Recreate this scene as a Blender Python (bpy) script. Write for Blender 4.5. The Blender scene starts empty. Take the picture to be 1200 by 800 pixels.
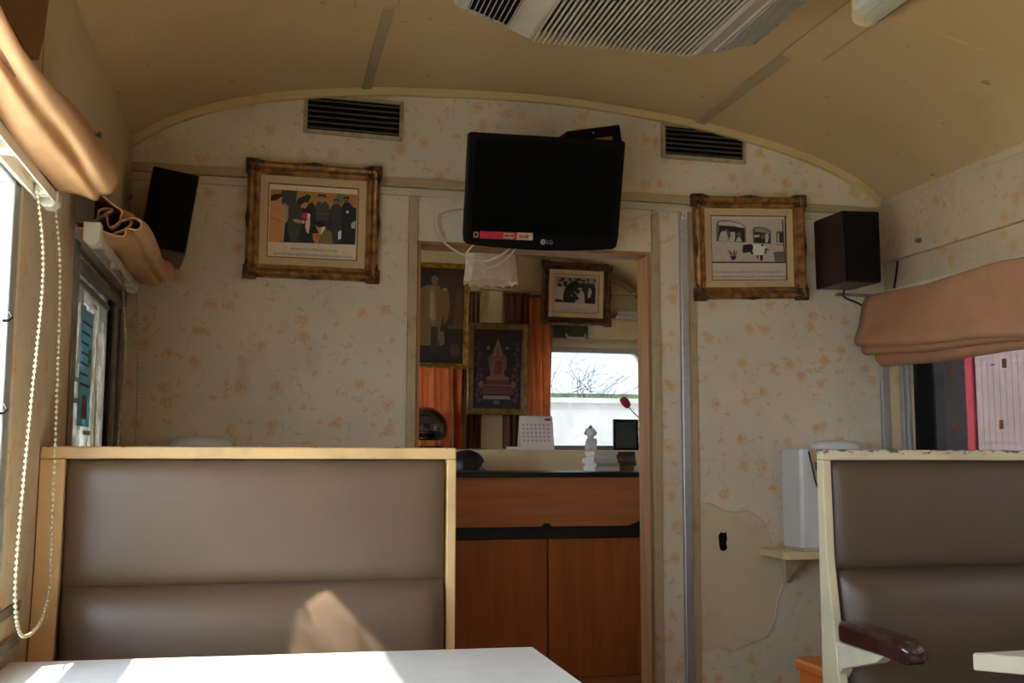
import bpy, bmesh, math, random
from mathutils import Vector, Matrix
random.seed(7)
sc = bpy.context.scene
COL = sc.collection
R = math.radians

# ------------------------------------------------------------------ materials
def lin(c):
    return tuple(((v / 255) / 12.92 if v / 255 <= .04045 else ((v / 255 + .055) / 1.055) ** 2.4) for v in c) + (1,)

class NT:
    def __init__(s, name):
        s.m = bpy.data.materials.new(name); s.m.use_nodes = True
        s.t = s.m.node_tree; s.t.nodes.clear()
        s.out = s.n('ShaderNodeOutputMaterial')
    def n(s, typ, **kw):
        nd = s.t.nodes.new(typ)
        for k, v in kw.items():
            if isinstance(k, str) and hasattr(nd, k): setattr(nd, k, v)
        return nd
    def l(s, a, b): s.t.links.new(a, b)
    def val(s, nd, k, v):
        if hasattr(v, 'is_output'): s.l(v, nd.inputs[k])
        else: nd.inputs[k].default_value = v
    def coord(s, which='Object'):
        return s.n('ShaderNodeTexCoord').outputs[which]
    def mapping(s, vec, scale=(1, 1, 1), loc=(0, 0, 0)):
        m = s.n('ShaderNodeMapping'); s.l(vec, m.inputs['Vector'])
        m.inputs['Scale'].default_value = scale; m.inputs['Location'].default_value = loc
        return m.outputs[0]
    def noise(s, vec, scale, detail=3, rough=.5, out='Fac'):
        n = s.n('ShaderNodeTexNoise'); s.l(vec, n.inputs['Vector'])
        n.inputs['Scale'].default_value = scale; n.inputs['Detail'].default_value = detail; n.inputs['Roughness'].default_value = rough
        return n.outputs[out]
    def voro(s, vec, scale, feature='F1', rnd=1):
        n = s.n('ShaderNodeTexVoronoi'); n.feature = feature; s.l(vec, n.inputs['Vector'])
        n.inputs['Scale'].default_value = scale; n.inputs['Randomness'].default_value = rnd
        return n
    def ramp(s, fac, stops):
        r = s.n('ShaderNodeValToRGB'); s.l(fac, r.inputs[0]); e = r.color_ramp.elements
        while len(e) > 1: e.remove(e[0])
        e[0].position = stops[0][0]; e[0].color = stops[0][1]
        for p, c in stops[1:]:
            x = e.new(p); x.color = c
        return r.outputs[0]
    def step(s, fac, a, b):           # smooth 0..1 between a and b
        m = s.n('ShaderNodeMapRange'); m.interpolation_type = 'SMOOTHSTEP'
        s.l(fac, m.inputs[0]); m.inputs[1].default_value = a; m.inputs[2].default_value = b
        return m.outputs[0]
    def math(s, op, a, b=0.0):
        m = s.n('ShaderNodeMath'); m.operation = op; s.val(m, 0, a); s.val(m, 1, b); return m.outputs[0]
    def mix(s, fac, a, b):
        m = s.n('ShaderNodeMix'); m.data_type = 'RGBA'
        s.val(m, 0, fac); s.val(m, 6, a); s.val(m, 7, b); return m.outputs[2]
    def bsdf(s, color, rough=.6, metal=0., spec=.5, bump=None, bstr=.2, bdist=.01, sheen=0, coat=0):
        b = s.n('ShaderNodeBsdfPrincipled'); s.val(b, 'Base Color', color); s.val(b, 'Roughness', rough)
        b.inputs['Metallic'].default_value = metal; b.inputs['Specular IOR Level'].default_value = spec
        b.inputs['Coat Weight'].default_value = coat
        if bump is not None:
            u = s.n('ShaderNodeBump'); u.inputs['Strength'].default_value = bstr; u.inputs['Distance'].default_value = bdist
            s.l(bump, u.inputs['Height']); s.l(u.outputs[0], b.inputs['Normal'])
        s.l(b.outputs[0], s.out.inputs[0]); return b

def plain(name, rgb, rough=.6, metal=0., spec=.5, var=.08, scale=25, coat=0, bstr=.08):
    t = NT(name); v = t.coord(); n = t.noise(v, scale, 4)
    c = lin(rgb); d = tuple(x * (1 - var * 2.2) for x in c[:3]) + (1,); e = tuple(min(1, x * (1 + var)) for x in c[:3]) + (1,)
    col = t.ramp(n, [(.3, d), (.7, e)])
    t.bsdf(col, rough, metal, spec, bump=n, bstr=bstr, bdist=.004, coat=coat); return t.m

def wallpaper(name, base=(214, 201, 174), orange=(208, 144, 68), dirt=(140, 104, 58)):
    """pale paper with scattered orange blossoms and thin twigs; u = x + y runs along any upright wall"""
    t = NT(name); v = t.coord()
    sx = t.n('ShaderNodeSeparateXYZ'); t.l(v, sx.inputs[0])
    cb = t.n('ShaderNodeCombineXYZ'); t.l(t.math('ADD', sx.outputs[0], sx.outputs[1]), cb.inputs[0]); t.l(sx.outputs[2], cb.inputs[1]); p = cb.outputs[0]
    def warp(scale, amt, det=2):
        wn = t.noise(p, scale, det, .6, 'Color')
        a = t.n('ShaderNodeVectorMath'); a.operation = 'SUBTRACT'; t.l(wn, a.inputs[0]); a.inputs[1].default_value = (.5, .5, .5)
        m = t.n('ShaderNodeVectorMath'); m.operation = 'MULTIPLY_ADD'; t.l(a.outputs[0], m.inputs[0]); m.inputs[1].default_value = (amt, amt, 0); t.l(p, m.inputs[2]); return m.outputs[0]
    def spots(vec, scale, r0, r1, lo, hi, chan=0):
        vo = t.voro(vec, scale); vo.voronoi_dimensions = '2D'
        sp = t.n('ShaderNodeSeparateColor'); t.l(vo.outputs['Color'], sp.inputs[0])
        return t.math('MULTIPLY', t.step(vo.outputs['Distance'], r0, r1), t.step(sp.outputs[chan], lo, hi))
    f1 = spots(warp(42, .034), 9.5, .27, .13, .30, .36)                     # blossoms
    pet = t.step(t.noise(p, 85, 3, .6), .30, .58)
    core = spots(warp(60, .02), 9.5, .11, .05, .30, .36)
    f2 = spots(t.mapping(warp(34, .06), (1, 1.5, 1), (3.3, 1.7, 0)), 15, .20, .10, .55, .62, 1)   # small leaves
    tw = t.noise(t.mapping(p, (1, 1, 1), (9, 2, 5)), 8, 2.6)
    line = t.step(t.math('ABSOLUTE', t.math('SUBTRACT', tw, .5)), .012, .003)
    line = t.math('MULTIPLY', line, t.step(t.noise(p, 9, 2), .50, .58))
    big = t.noise(v, 2.3, 4, .6)
    c = t.mix(t.step(big, .3, .75), lin(base), lin(tuple(int(x * .93) for x in base)))
    c = t.mix(t.math('MULTIPLY', line, .34), c, lin((166, 126, 72)))
    c = t.mix(t.math('MULTIPLY', f2, .42), c, lin((186, 140, 78)))
    c = t.mix(t.math('MULTIPLY', t.math('MULTIPLY', f1, pet), .55), c, lin(orange))
    c = t.mix(t.math('MULTIPLY', core, .35), c, lin(orange))
    st = t.step(t.noise(t.mapping(v, (1, 1, .6), (4, 4, 1)), 4, 6, .65), .56, .78)
    c = t.mix(t.math('MULTIPLY', st, .42), c, lin(dirt))
    t.bsdf(c, .72, 0, .3, bump=big, bstr=.15, bdist=.02); return t.m

def oldpaint(name, base, dirt, amt=.5, scale=4, rough=.55, spec=.4):
    t = NT(name); v = t.coord()
    n = t.noise(v, scale, 6, .62); n2 = t.noise(v, scale * 7, 4, .6)
    c = t.mix(t.math('MULTIPLY', t.step(n, .5, .8), amt), lin(base), lin(dirt))
    sp = t.step(t.noise(v, scale * 16, 3, .5), .70, .76)
    c = t.mix(t.math('MULTIPLY', sp, .5), c, lin(tuple(int(x * .55) for x in dirt)))
    t.bsdf(c, rough, 0, spec, bump=n2, bstr=.1, bdist=.006); return t.m

def chipped(name, base, under, zlo, zhi, amt):
    """cream enamel with paint worn off along the top edge of a bench"""
    t = NT(name); v = t.coord()
    sx = t.n('ShaderNodeSeparateXYZ'); t.l(v, sx.inputs[0])
    top = t.step(sx.outputs[2], zlo, zhi)
    n = t.noise(t.mapping(v, (1, 1, 3)), 26, 6, .68)
    th = t.math('MULTIPLY', top, amt)
    chip = t.step(t.math('ADD', n, th), .80, .84)
    g = t.noise(v, 5, 5, .6)
    b = t.mix(t.step(g, .45, .75), lin(base), lin(tuple(int(x * .86) for x in base)))
    c = t.mix(chip, b, lin(under))
    t.bsdf(c, .45, 0, .4, bump=chip, bstr=-.25, bdist=.003); return t.m

def wood(name, a, b, axis=2, scale=1., rough=.4, spec=.4, coat=0):
    t = NT(name); v = t.coord()
    s = [14 * scale] * 3; s[axis] = 1.1 * scale
    n = t.noise(t.mapping(v, tuple(s)), 2.2, 6, .6)
    s2 = [70 * scale] * 3; s2[axis] = 2.5 * scale
    n2 = t.noise(t.mapping(v, tuple(s2)), 2, 3, .6)
    f = t.math('ADD', t.math('MULTIPLY', n, .7), t.math('MULTIPLY', n2, .3))
    c = t.ramp(f, [(.32, lin(a)), (.68, lin(b))])
    t.bsdf(c, rough, 0, spec, bump=n2, bstr=.06, bdist=.003, coat=coat); return t.m

def leather(name, rgb):
    t = NT(name); v = t.coord()
    n = t.noise(v, 3, 4, .6); g = t.voro(v, 420).outputs['Distance']
    c0 = lin(rgb); c = t.ramp(n, [(.3, tuple(x * .86 for x in c0[:3]) + (1,)), (.7, tuple(min(1, x * 1.08) for x in c0[:3]) + (1,))])
    t.bsdf(c, .38, 0, .45, bump=t.math('ADD', t.math('MULTIPLY', g, .2), t.noise(v, 9, 2)), bstr=.12, bdist=.01); return t.m

def fabric(name, rgb, transl=.25, var=.1, weave=500):
    t = NT(name); v = t.coord()
    n = t.noise(v, 9, 4, .6); w = t.noise(v, weave, 2)
    c0 = lin(rgb); c = t.ramp(n, [(.3, tuple(x * (1 - var * 1.5) for x in c0[:3]) + (1,)), (.7, tuple(min(1, x * (1 + var)) for x in c0[:3]) + (1,))])
    b = t.bsdf(c, .85, 0, .2, bump=t.math('ADD', w, t.math('MULTIPLY', n, 2)), bstr=.15, bdist=.004)
    if transl:
        tr = t.n('ShaderNodeBsdfTranslucent'); t.l(c, tr.inputs[0])
        mx = t.n('ShaderNodeMixShader'); mx.inputs[0].default_value = transl
        t.l(b.outputs[0], mx.inputs[1]); t.l(tr.outputs[0], mx.inputs[2]); t.l(mx.outputs[0], t.out.inputs[0])
    return t.m

def glass(name, tint=(1, 1, 1, 1), dust=.1, dustcol=(200, 205, 205), gloss=.06, streak=0):
    t = NT(name); v = t.coord()
    tr = t.n('ShaderNodeBsdfTransparent'); tr.inputs[0].default_value = tint
    gl = t.n('ShaderNodeBsdfGlossy'); gl.inputs['Roughness'].default_value = .04
    m1 = t.n('ShaderNodeMixShader'); m1.inputs[0].default_value = gloss
    t.l(tr.outputs[0], m1.inputs[1]); t.l(gl.outputs[0], m1.inputs[2])
    df = t.n('ShaderNodeBsdfTranslucent'); df.inputs[0].default_value = lin(dustcol)
    d2 = t.n('ShaderNodeBsdfDiffuse'); d2.inputs[0].default_value = lin(dustcol)
    m0 = t.n('ShaderNodeMixShader'); m0.inputs[0].default_value = .5
    t.l(df.outputs[0], m0.inputs[1]); t.l(d2.outputs[0], m0.inputs[2])
    m2 = t.n('ShaderNodeMixShader')
    f = t.math('MULTIPLY', t.step(t.noise(v, 11, 6, .7), .25, .8), dust * 2)
    if streak:
        s = t.step(t.noise(t.mapping(v, (1, 1, .5)), 38, 5, .8), .62, .7)
        f = t.math('ADD', f, t.math('MULTIPLY', s, streak))
    t.l(f, m2.inputs[0]); t.l(m1.outputs[0], m2.inputs[1]); t.l(m0.outputs[0], m2.inputs[2])
    t.l(m2.outputs[0], t.out.inputs[0]); return t.m

def vcol(name, rough=.6):
    t = NT(name); a = t.n('ShaderNodeVertexColor'); a.layer_name = 'Col'
    n = t.noise(t.coord(), 120, 3)
    m = t.n('ShaderNodeMix'); m.data_type = 'RGBA'; m.blend_type = 'MULTIPLY'; m.inputs[0].default_value = .35
    t.l(a.outputs[0], m.inputs[6]); t.l(t.ramp(n, [(.3, (.6, .6, .6, 1)), (.7, (1, 1, 1, 1))]), m.inputs[7])
    t.bsdf(m.outputs[2], rough, 0, .4); return t.m

def gold(name, a, b, rough=.42, metal=.55):
    t = NT(name); v = t.coord(); n = t.noise(v, 34, 4, .55)
    c = t.ramp(n, [(.35, lin(a)), (.65, lin(b))])
    t.bsdf(c, rough, metal, .5, bump=n, bstr=.35, bdist=.003); return t.m

M = dict(
    wallp=wallpaper('wallpaper_floral'),
    wallp_r=wallpaper('wallpaper_floral_side', (208, 188, 156), (208, 148, 76)),
    ceil=oldpaint('ceiling_cream', (206, 176, 126), (150, 112, 64), .42, 1.6),
    cream=oldpaint('cream_paint', (214, 196, 150), (160, 128, 78), .35, 6),
    offwhite=oldpaint('offwhite_paint', (200, 180, 140), (156, 118, 68), .4, 5),
    trimwood=oldpaint('rail_grey_paint', (172, 152, 116), (124, 100, 64), .8, 14),
    railpale=oldpaint('rail_pale_paint', (196, 184, 156), (150, 128, 90), .5, 10),
    plaster=oldpaint('bare_plaster', (204, 186, 152), (166, 142, 106), .6, 5, .8, .2),
    arch=oldpaint('arch_moulding_paint', (206, 182, 124), (150, 122, 70), .5, 9),
    jamb=wood('door_jamb_wood', (134, 92, 50), (176, 128, 76), 2, 1, .5),
    chip_l=chipped('bench_enamel_left', (200, 164, 112), (96, 70, 46), 1.155, 1.172, .30),
    chip_r=chipped('bench_enamel_right', (206, 196, 160), (92, 94, 88), 1.135, 1.172, .34),
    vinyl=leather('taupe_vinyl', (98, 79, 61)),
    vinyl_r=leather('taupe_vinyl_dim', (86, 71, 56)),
    table=plain('table_laminate', (224, 220, 208), .35, 0, .45, .03, 12),
    tableedge=plain('table_edge_cream', (208, 200, 170), .45, 0, .4, .05, 12),
    armwood=plain('dark_varnished_wood', (58, 30, 30), .16, 0, .6, .15, 12, coat=.6),
    blind=fabric('tan_blind_cloth', (206, 160, 112), .22, .07),
    blind_r=fabric('brown_blind_cloth', (192, 142, 106), .12, .06),
    blind_lin=fabric('blind_lining', (150, 108, 78), .1),
    curtain=fabric('orange_curtain_cloth', (200, 112, 62), .34, .14),
    curtain_d=fabric('shaded_pleat_and_tape_cloth', (110, 76, 54), .10, .15),  # shade on the curtain pleats put into the colour; also the heading tape
    lace=fabric('white_lace', (226, 212, 190), .4, .06),
    alu=plain('brushed_aluminium', (178, 180, 178), .35, .6, .5, .06, 40),
    alu_d=plain('grey_window_metal', (140, 134, 120), .5, .25, .4, .12, 18),
    shutter=plain('grey_shutter_box', (178, 176, 166), .45, .15, .45, .05, 14),
    steel=plain('screw_steel', (150, 146, 136), .35, .9, .5, .1, 60),
    rail=plain('white_headrail', (214, 206, 188), .4, .1, .4, .04, 30),
    bead=plain('ivory_bead', (170, 154, 116), .35, 0, .5, .03, 30),
    black=plain('black_plastic', (8, 8, 8), .45, 0, .1, .1, 30),
    screen=plain('black_screen', (5, 6, 6), .3, 0, .05, .02, 10, bstr=0),
    grille_blk=plain('black_grille_cloth', (10, 10, 10), .9, 0, .2, .2, 300),
    spk=wood('dark_speaker_veneer', (28, 16, 14), (44, 26, 22), 2, 1, .4),
    spk_l=wood('brown_speaker_veneer', (92, 66, 42), (122, 90, 60), 2, 1, .5),
    whitecord=plain('white_cord', (206, 196, 176), .5, 0, .4, .03, 30),
    blackcord=plain('black_cord', (22, 20, 18), .5, 0, .4, .05, 30),
    red=plain('red_sticker', (176, 26, 50), .45, 0, .4, .08, 90),
    stick=plain('printed_sticker', (196, 170, 130), .5, 0, .4, .2, 160),
    logo=plain('logo_grey', (150, 150, 150), .4, 0, .4, .02, 30),
    vent=plain('vent_frame_metal', (172, 158, 126), .5, .3, .4, .12, 30),
    vent_s=plain('vent_slat_metal', (112, 108, 92), .5, .2, .4, .1, 30),
    dark=plain('dark_void', (16, 15, 13), .9, 0, .1, .1, 20),
    gilt=gold('gilt_frame', (104, 70, 34), (168, 120, 62), .42, .35),
    gilt_d=gold('dark_gilt_frame', (58, 38, 18), (112, 78, 36)),
    gilt_y=gold('yellow_gilt_frame', (110, 82, 24), (172, 136, 52), .38, .5),
    gilt_f=gold('flat_gilt_frame', (92, 68, 28), (130, 100, 44), .45, .4),
    liner=fabric('frame_liner', (198, 170, 128), 0, .04),
    fillet=gold('fillet', (110, 80, 40), (150, 112, 60)),
    print=vcol('photo_print'),
    ink=plain('caption_ink', (34, 28, 24), .6, 0, .3, .02, 30),
    acb=plain('aircon_plastic', (172, 160, 138), .45, 0, .4, .05, 14),
    acs=plain('aircon_slat', (160, 148, 124), .45, 0, .4, .06, 20),
    tube=plain('lamp_tube', (176, 172, 140), .3, 0, .5, .02, 10),
    reflector=plain('lamp_reflector', (226, 224, 210), .4, 0, .5, .02, 10),
    counter=wood('beech_laminate', (170, 100, 54), (196, 124, 70), 0, .8, .38),
    counter_d=wood('red_beech_door', (146, 78, 32), (178, 100, 46), 2, .9, .34),
    blktrim=plain('black_rubber_edge', (20, 20, 20), .45, 0, .4, .15, 40),
    helmet=plain('black_helmet_shell', (10, 10, 12), .10, 0, .6, .02, 10, coat=1, bstr=0),
    chrome=plain('grey_stripe', (130, 134, 140), .3, .4, .5, .05, 30),
    skin=plain('skin', (138, 92, 66), .5, 0, .4, .05, 30),
    hair=plain('black_hair', (16, 13, 12), .5, 0, .4, .25, 220),
    shirt=fabric('dark_shirt', (60, 66, 84), 0, .06),
    trousers=fabric('dark_trousers', (40, 38, 40), 0, .06),
    ceramic=plain('white_ceramic', (206, 208, 212), .2, 0, .5, .04, 40, coat=.4),
    ceramic_b=plain('blue_glaze', (96, 110, 140), .2, 0, .5, .15, 90, coat=.4),
    tulip=plain('tulip_petal', (150, 24, 48), .5, 0, .4, .15, 60),
    stem=plain('tulip_stem', (70, 92, 48), .5, 0, .4, .1, 40),
    vase=plain('green_vase', (60, 84, 56), .3, 0, .5, .12, 20),
    paper=plain('paper_white', (214, 208, 200), .7, 0, .3, .03, 20),
    paper_b=fabric('paper_blue', (160, 214, 232), .5, .03),
    bookw=plain('booklet_cover_white', (196, 196, 190), .6, 0, .3, .05, 20),
    bookb=plain('booklet_cover_brown', (112, 92, 72), .6, 0, .3, .08, 20),
    bookd=plain('booklet_cover_dark', (78, 62, 50), .6, 0, .3, .08, 20),
    booky=plain('booklet_cover_cream', (176, 164, 130), .6, 0, .3, .08, 20),
    pages=plain('page_edges', (190, 182, 164), .8, 0, .2, .12, 260),
    green=plain('dark_green_panel', (66, 74, 56), .5, 0, .4, .08, 10),
    plastic_w=plain('white_plastic', (218, 218, 214), .4, 0, .45, .03, 8),
    orange=plain('orange_plastic', (196, 104, 30), .45, 0, .45, .05, 8),
    floor=wood('brown_vinyl_floor', (128, 100, 72), (152, 122, 90), 1, .4, .5),
    brownwood=wood('brown_board', (104, 66, 32), (140, 92, 46), 2, .8, .45),
    wg=glass('galley_window_glass', (.31, .32, .33, 1), .01),
    wl1=glass('near_left_glass', (.90, .95, 1, 1), .22, (196, 204, 214), .05),
    wl2=glass('dirty_left_glass', (.30, .31, .31, 1), .95, (122, 120, 112), .04, .2),
    wr_far=glass('right_glass', (.36, .36, .36, 1), .03),
    wr=glass('tinted_right_glass', (.24, .24, .24, 1), .012, (190, 190, 190), .06),
    tape=plain('rust_tape_mark', (150, 92, 62), .7, 0, .3, .2, 80),
    taperes=plain('clear_tape', (200, 204, 204), .3, 0, .4, .1, 40),
    ground=plain('pale_gravel', (212, 202, 182), .9, 0, .2, .2, 6),
    grass=plain('pale_grass', (92, 112, 62), .9, 0, .2, .2, 3),
    whitewall=plain('whitewashed_wall', (226, 224, 218), .8, 0, .3, .05, 3),
    bark=plain('bare_bark', (62, 62, 68), .9, 0, .2, .2, 20),
    coach=plain('pale_pink_coach_paint', (184, 166, 168), .45, 0, .4, .06, 4),
    coachred=plain('red_coach_paint', (190, 40, 64), .4, 0, .4, .06, 4),
    coachdk=plain('dark_gangway', (34, 30, 30), .8, 0, .3, .1, 4),
    bodyext=plain('coach_outside_paint', (120, 60, 50), .5, 0, .4, .06, 4),
)

# ------------------------------------------------------------------ mesh builder
class MB:
    def __init__(s, org=(0, 0, 0)):
        s.bm = bmesh.new(); s.o = Vector(org); s.mats = []; s.mi = 0
    def use(s, m):
        if m not in s.mats: s.mats.append(m)
        s.mi = s.mats.index(m); return s
    def _f(s, vs):
        try:
            f = s.bm.faces.new(vs); f.material_index = s.mi; return f
        except ValueError: return None
    def v(s, p): return s.bm.verts.new(Vector(p) - s.o)
    def box(s, x0, x1, y0, y1, z0, z1):
        vs = [s.v((x, y, z)) for x in (x0, x1) for y in (y0, y1) for z in (z0, z1)]
        for q in ((0, 1, 3, 2), (4, 6, 7, 5), (0, 4, 5, 1), (2, 3, 7, 6), (0, 2, 6, 4), (1, 5, 7, 3)): s._f([vs[i] for i in q])
        return s
    def obox(s, c, half, rot=None):
        rot = rot or Matrix.Identity(3); c = Vector(c)
        vs = [s.v(c + rot @ Vector((a * half[0], b * half[1], d * half[2]))) for a in (-1, 1) for b in (-1, 1) for d in (-1, 1)]
        for q in ((0, 1, 3, 2), (4, 6, 7, 5), (0, 4, 5, 1), (2, 3, 7, 6), (0, 2, 6, 4), (1, 5, 7, 3)): s._f([vs[i] for i in q])
        return s
    def prism(s, pts, axis, a, b):
        """closed outline extruded along axis 0/1/2 between a and b; pts give the other two coordinates in x,y,z order"""
        def P(p, t):
            q = list(p); q.insert(axis, t); return q
        A = [s.v(P(p, a)) for p in pts]; B = [s.v(P(p, b)) for p in pts]; n = len(pts)
        for i in range(n): s._f([A[i], A[(i + 1) % n], B[(i + 1) % n], B[i]])
        s._f(A[::-1]); s._f(B); return s
    def tube(s, pts, r, seg=8, close=False, cap=True):
        pts = [Vector(p) for p in pts]; n = len(pts); rings = []
        rr = r if isinstance(r, (list, tuple)) else [r] * n
        prev = None
        for i, p in enumerate(pts):
            if close: d = pts[(i + 1) % n] - pts[i - 1]
            else: d = pts[min(i + 1, n - 1)] - pts[max(i - 1, 0)]
            d.normalize()
            if prev is None:
                a = Vector((0, 0, 1)) if abs(d.z) < .9 else Vector((1, 0, 0)); u = d.cross(a).normalized()
            else:
                u = (prev - d * prev.dot(d)); u = u.normalized() if u.length > 1e-6 else d.orthogonal().normalized()
            prev = u; w = d.cross(u)
            rings.append([s.v(p + (u * math.cos(k * 2 * math.pi / seg) + w * math.sin(k * 2 * math.pi / seg)) * rr[i]) for k in range(seg)])
        for i in range(n if close else n - 1):
            A, B = rings[i], rings[(i + 1) % n]
            for k in range(seg): s._f([A[k], A[(k + 1) % seg], B[(k + 1) % seg], B[k]])
        if cap and not close: s._f(rings[0][::-1]); s._f(rings[-1])
        return s
    def lathe(s, prof, c=(0, 0, 0), seg=24, sx=1, sy=1):
        c = Vector(c); rings = []
        for r, z in prof: rings.append([s.v(c + Vector((r * sx * math.cos(k * 2 * math.pi / seg), r * sy * math.sin(k * 2 * math.pi / seg), z))) for k in range(seg)])
        for A, B in zip(rings, rings[1:]):
            for k in range(seg): s._f([A[k], A[(k + 1) % seg], B[(k + 1) % seg], B[k]])
        s._f(rings[0][::-1]); s._f(rings[-1]); return s
    def ball(s, c, r, seg=8, rings=6, sc=(1, 1, 1), rot=None):
        c = Vector(c); rot = rot or Matrix.Identity(3); L = []
        for i in range(rings + 1):
            t = math.pi * i / rings
            if i in (0, rings): L.append([s.v(c + rot @ Vector((0, 0, r * math.cos(t) * sc[2])))])
            else: L.append([s.v(c + rot @ Vector((r * math.sin(t) * math.cos(k * 2 * math.pi / seg) * sc[0], r * math.sin(t) * math.sin(k * 2 * math.pi / seg) * sc[1], r * math.cos(t) * sc[2]))) for k in range(seg)])
        for A, B in zip(L, L[1:]):
            for k in range(seg):
                if len(A) == 1: s._f([A[0], B[k], B[(k + 1) % seg]])
                elif len(B) == 1: s._f([A[k], B[0], A[(k + 1) % seg]])
                else: s._f([A[k], B[k], B[(k + 1) % seg], A[(k + 1) % seg]])
        return s
    def grid(s, fn, nu, nv, closeu=False):
        V = [[s.v(fn(i / nu, j / nv)) for j in range(nv + 1)] for i in range(nu + (0 if closeu else 1))]
        n = len(V)
        for i in range(nu):
            for j in range(nv): s._f([V[i][j], V[(i + 1) % n][j], V[(i + 1) % n][j + 1], V[i][j + 1]])
        return s
    def build(s, name, mat=None, parent=None, smooth=False, bevel=0, solid=0, subsurf=0, angle=40):
        me = bpy.data.meshes.new(name)
        bmesh.ops.recalc_face_normals(s.bm, faces=s.bm.faces[:]) if not getattr(s, 'open', False) else None
        s.bm.to_mesh(me); s.bm.free()
        for m in (s.mats or [mat]): me.materials.append(m)
        o = bpy.data.objects.new(name, me); COL.objects.link(o)
        if parent: o.parent = parent
        else: o.location = s.o
        if smooth:
            for p in me.polygons: p.use_smooth = True
            try: me.set_sharp_from_angle(angle=R(angle))
            except Exception: pass
        if solid:
            d = o.modifiers.new('thick', 'SOLIDIFY'); d.thickness = solid; d.offset = 0
        if bevel:
            d = o.modifiers.new('bevel', 'BEVEL'); d.width = bevel; d.segments = 2; d.limit_method = 'ANGLE'; d.angle_limit = R(40)
        if subsurf:
            d = o.modifiers.new('sub', 'SUBSURF'); d.levels = subsurf; d.render_levels = subsurf
        return o

def tag(o, label=None, cat=None, group=None, kind=None):
    if label: o['label'] = label
    if cat: o['category'] = cat
    if group: o['group'] = group
    if kind: o['kind'] = kind
    return o
def thing(name, label, cat, loc=(0, 0, 0), rot=None, group=None):
    o = bpy.data.objects.new(name, None); COL.objects.link(o); o.empty_display_size = .1
    o.location = loc
    if rot is not None: o.rotation_euler = rot.to_euler() if isinstance(rot, Matrix) else rot
    return tag(o, label, cat, group)
def rmat(yaw, tilt, roll):          # face stays towards -Y
    return Matrix.Rotation(R(yaw), 3, 'Z') @ Matrix.Rotation(R(tilt), 3, 'X') @ Matrix.Rotation(R(roll), 3, 'Y')
def struct(name, mb, mat=None, parent=None, **k):
    o = mb.build(name, mat, parent, **k)
    if not parent: o['kind'] = 'structure'
    return o
def text_mesh(body, name, mat, parent, x, z, y, width=None, height=None):
    cu = bpy.data.curves.new(name, 'FONT'); cu.body = body; cu.align_x = 'CENTER'; cu.align_y = 'CENTER'; cu.size = 1; cu.resolution_u = 2
    t = bpy.data.objects.new(name, cu); COL.objects.link(t)
    bpy.context.view_layer.update()
    me = bpy.data.meshes.new_from_object(t.evaluated_get(bpy.context.evaluated_depsgraph_get()))
    bpy.data.objects.remove(t); me.name = name
    xs = [v.co.x for v in me.vertices]; ys = [v.co.y for v in me.vertices]
    if xs:
        w = max(xs) - min(xs); h = max(ys) - min(ys); k = (width / w) if width else height / h
        ky = (height / h) if height else k
        cx = (max(xs) + min(xs)) / 2; cy = (max(ys) + min(ys)) / 2
        for v in me.vertices: v.co = Vector(((v.co.x - cx) * k + x, y, (v.co.y - cy) * ky + z))
    me.materials.clear(); me.materials.append(mat)
    o = bpy.data.objects.new(name, me); COL.objects.link(o); o.parent = parent
    return o

def pillow(mb, x0, x1, z0, z1, yb, depth, nu=36, nv=20, p=10, tuft=0):
    """upholstered pad facing -Y, back plane at yb, bulging by depth, with rolled edges"""
    def fn(u, v):
        a = 2 * u - 1; b = 2 * v - 1
        # denser sampling toward edges
        a = math.copysign(1 - (1 - abs(a)) ** 1.8, a); b = math.copysign(1 - (1 - abs(b)) ** 1.8, b)
        h = max(0, (1 - abs(a) ** p)) ** .5 * max(0, (1 - abs(b) ** (p * .6))) ** .5
        h *= .86 + .14 * (1 - a * a) * (1 - b * b)
        x = (x0 + x1) / 2 + a * (x1 - x0) / 2; z = (z0 + z1) / 2 + b * (z1 - z0) / 2
        return (x, yb - depth * h, z)
    return mb.grid(fn, nu, nv)

XL, XR, YW = -.475, 2.415, 3.75
# ------------------------------------------------------------------ shell: vaulted carriage
ARCH = [(-.56, 2.155), (-.475, 2.233), (-.346, 2.318), (-.176, 2.386), (.029, 2.436), (.332, 2.478), (.65, 2.497), (.97, 2.503), (1.211, 2.493), (1.56, 2.458), (1.848, 2.409), (2.106, 2.345), (2.294, 2.268), (2.407, 2.188), (2.50, 2.10)]
def arch_z(x):
    for (a, za), (b, zb) in zip(ARCH, ARCH[1:]):
        if a <= x <= b: return za + (zb - za) * (x - a) / (b - a)
    return ARCH[0][1] if x < 0 else ARCH[-1][1]
def smooth_arch():
    pts = [Vector(p) for p in ARCH]; out = []
    for i in range(len(pts) - 1):
        p0 = pts[max(i - 1, 0)]; p1 = pts[i]; p2 = pts[i + 1]; p3 = pts[min(i + 2, len(pts) - 1)]
        for k in range(5):
            t = k / 5
            out.append(.5 * ((2 * p1) + (p2 - p0) * t + (2 * p0 - 5 * p1 + 4 * p2 - p3) * t * t + (3 * p1 - p0 - 3 * p2 + p3) * t ** 3))
    out.append(pts[-1]); return out
SA = smooth_arch()
Y0, YB = -4.2, 6.5
mb = MB(); top = [(p.x, p.y + .06) for p in SA][::-1]
mb.prism([(p.x, p.y) for p in SA] + top, 1, Y0, YB + .12)
struct('ceiling', mb, M['ceil'], smooth=True)
mb = MB(); mb.box(-.6, 2.55, Y0, YB + .12, -.06, 0); struct('floor', mb, M['floor'])

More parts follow.
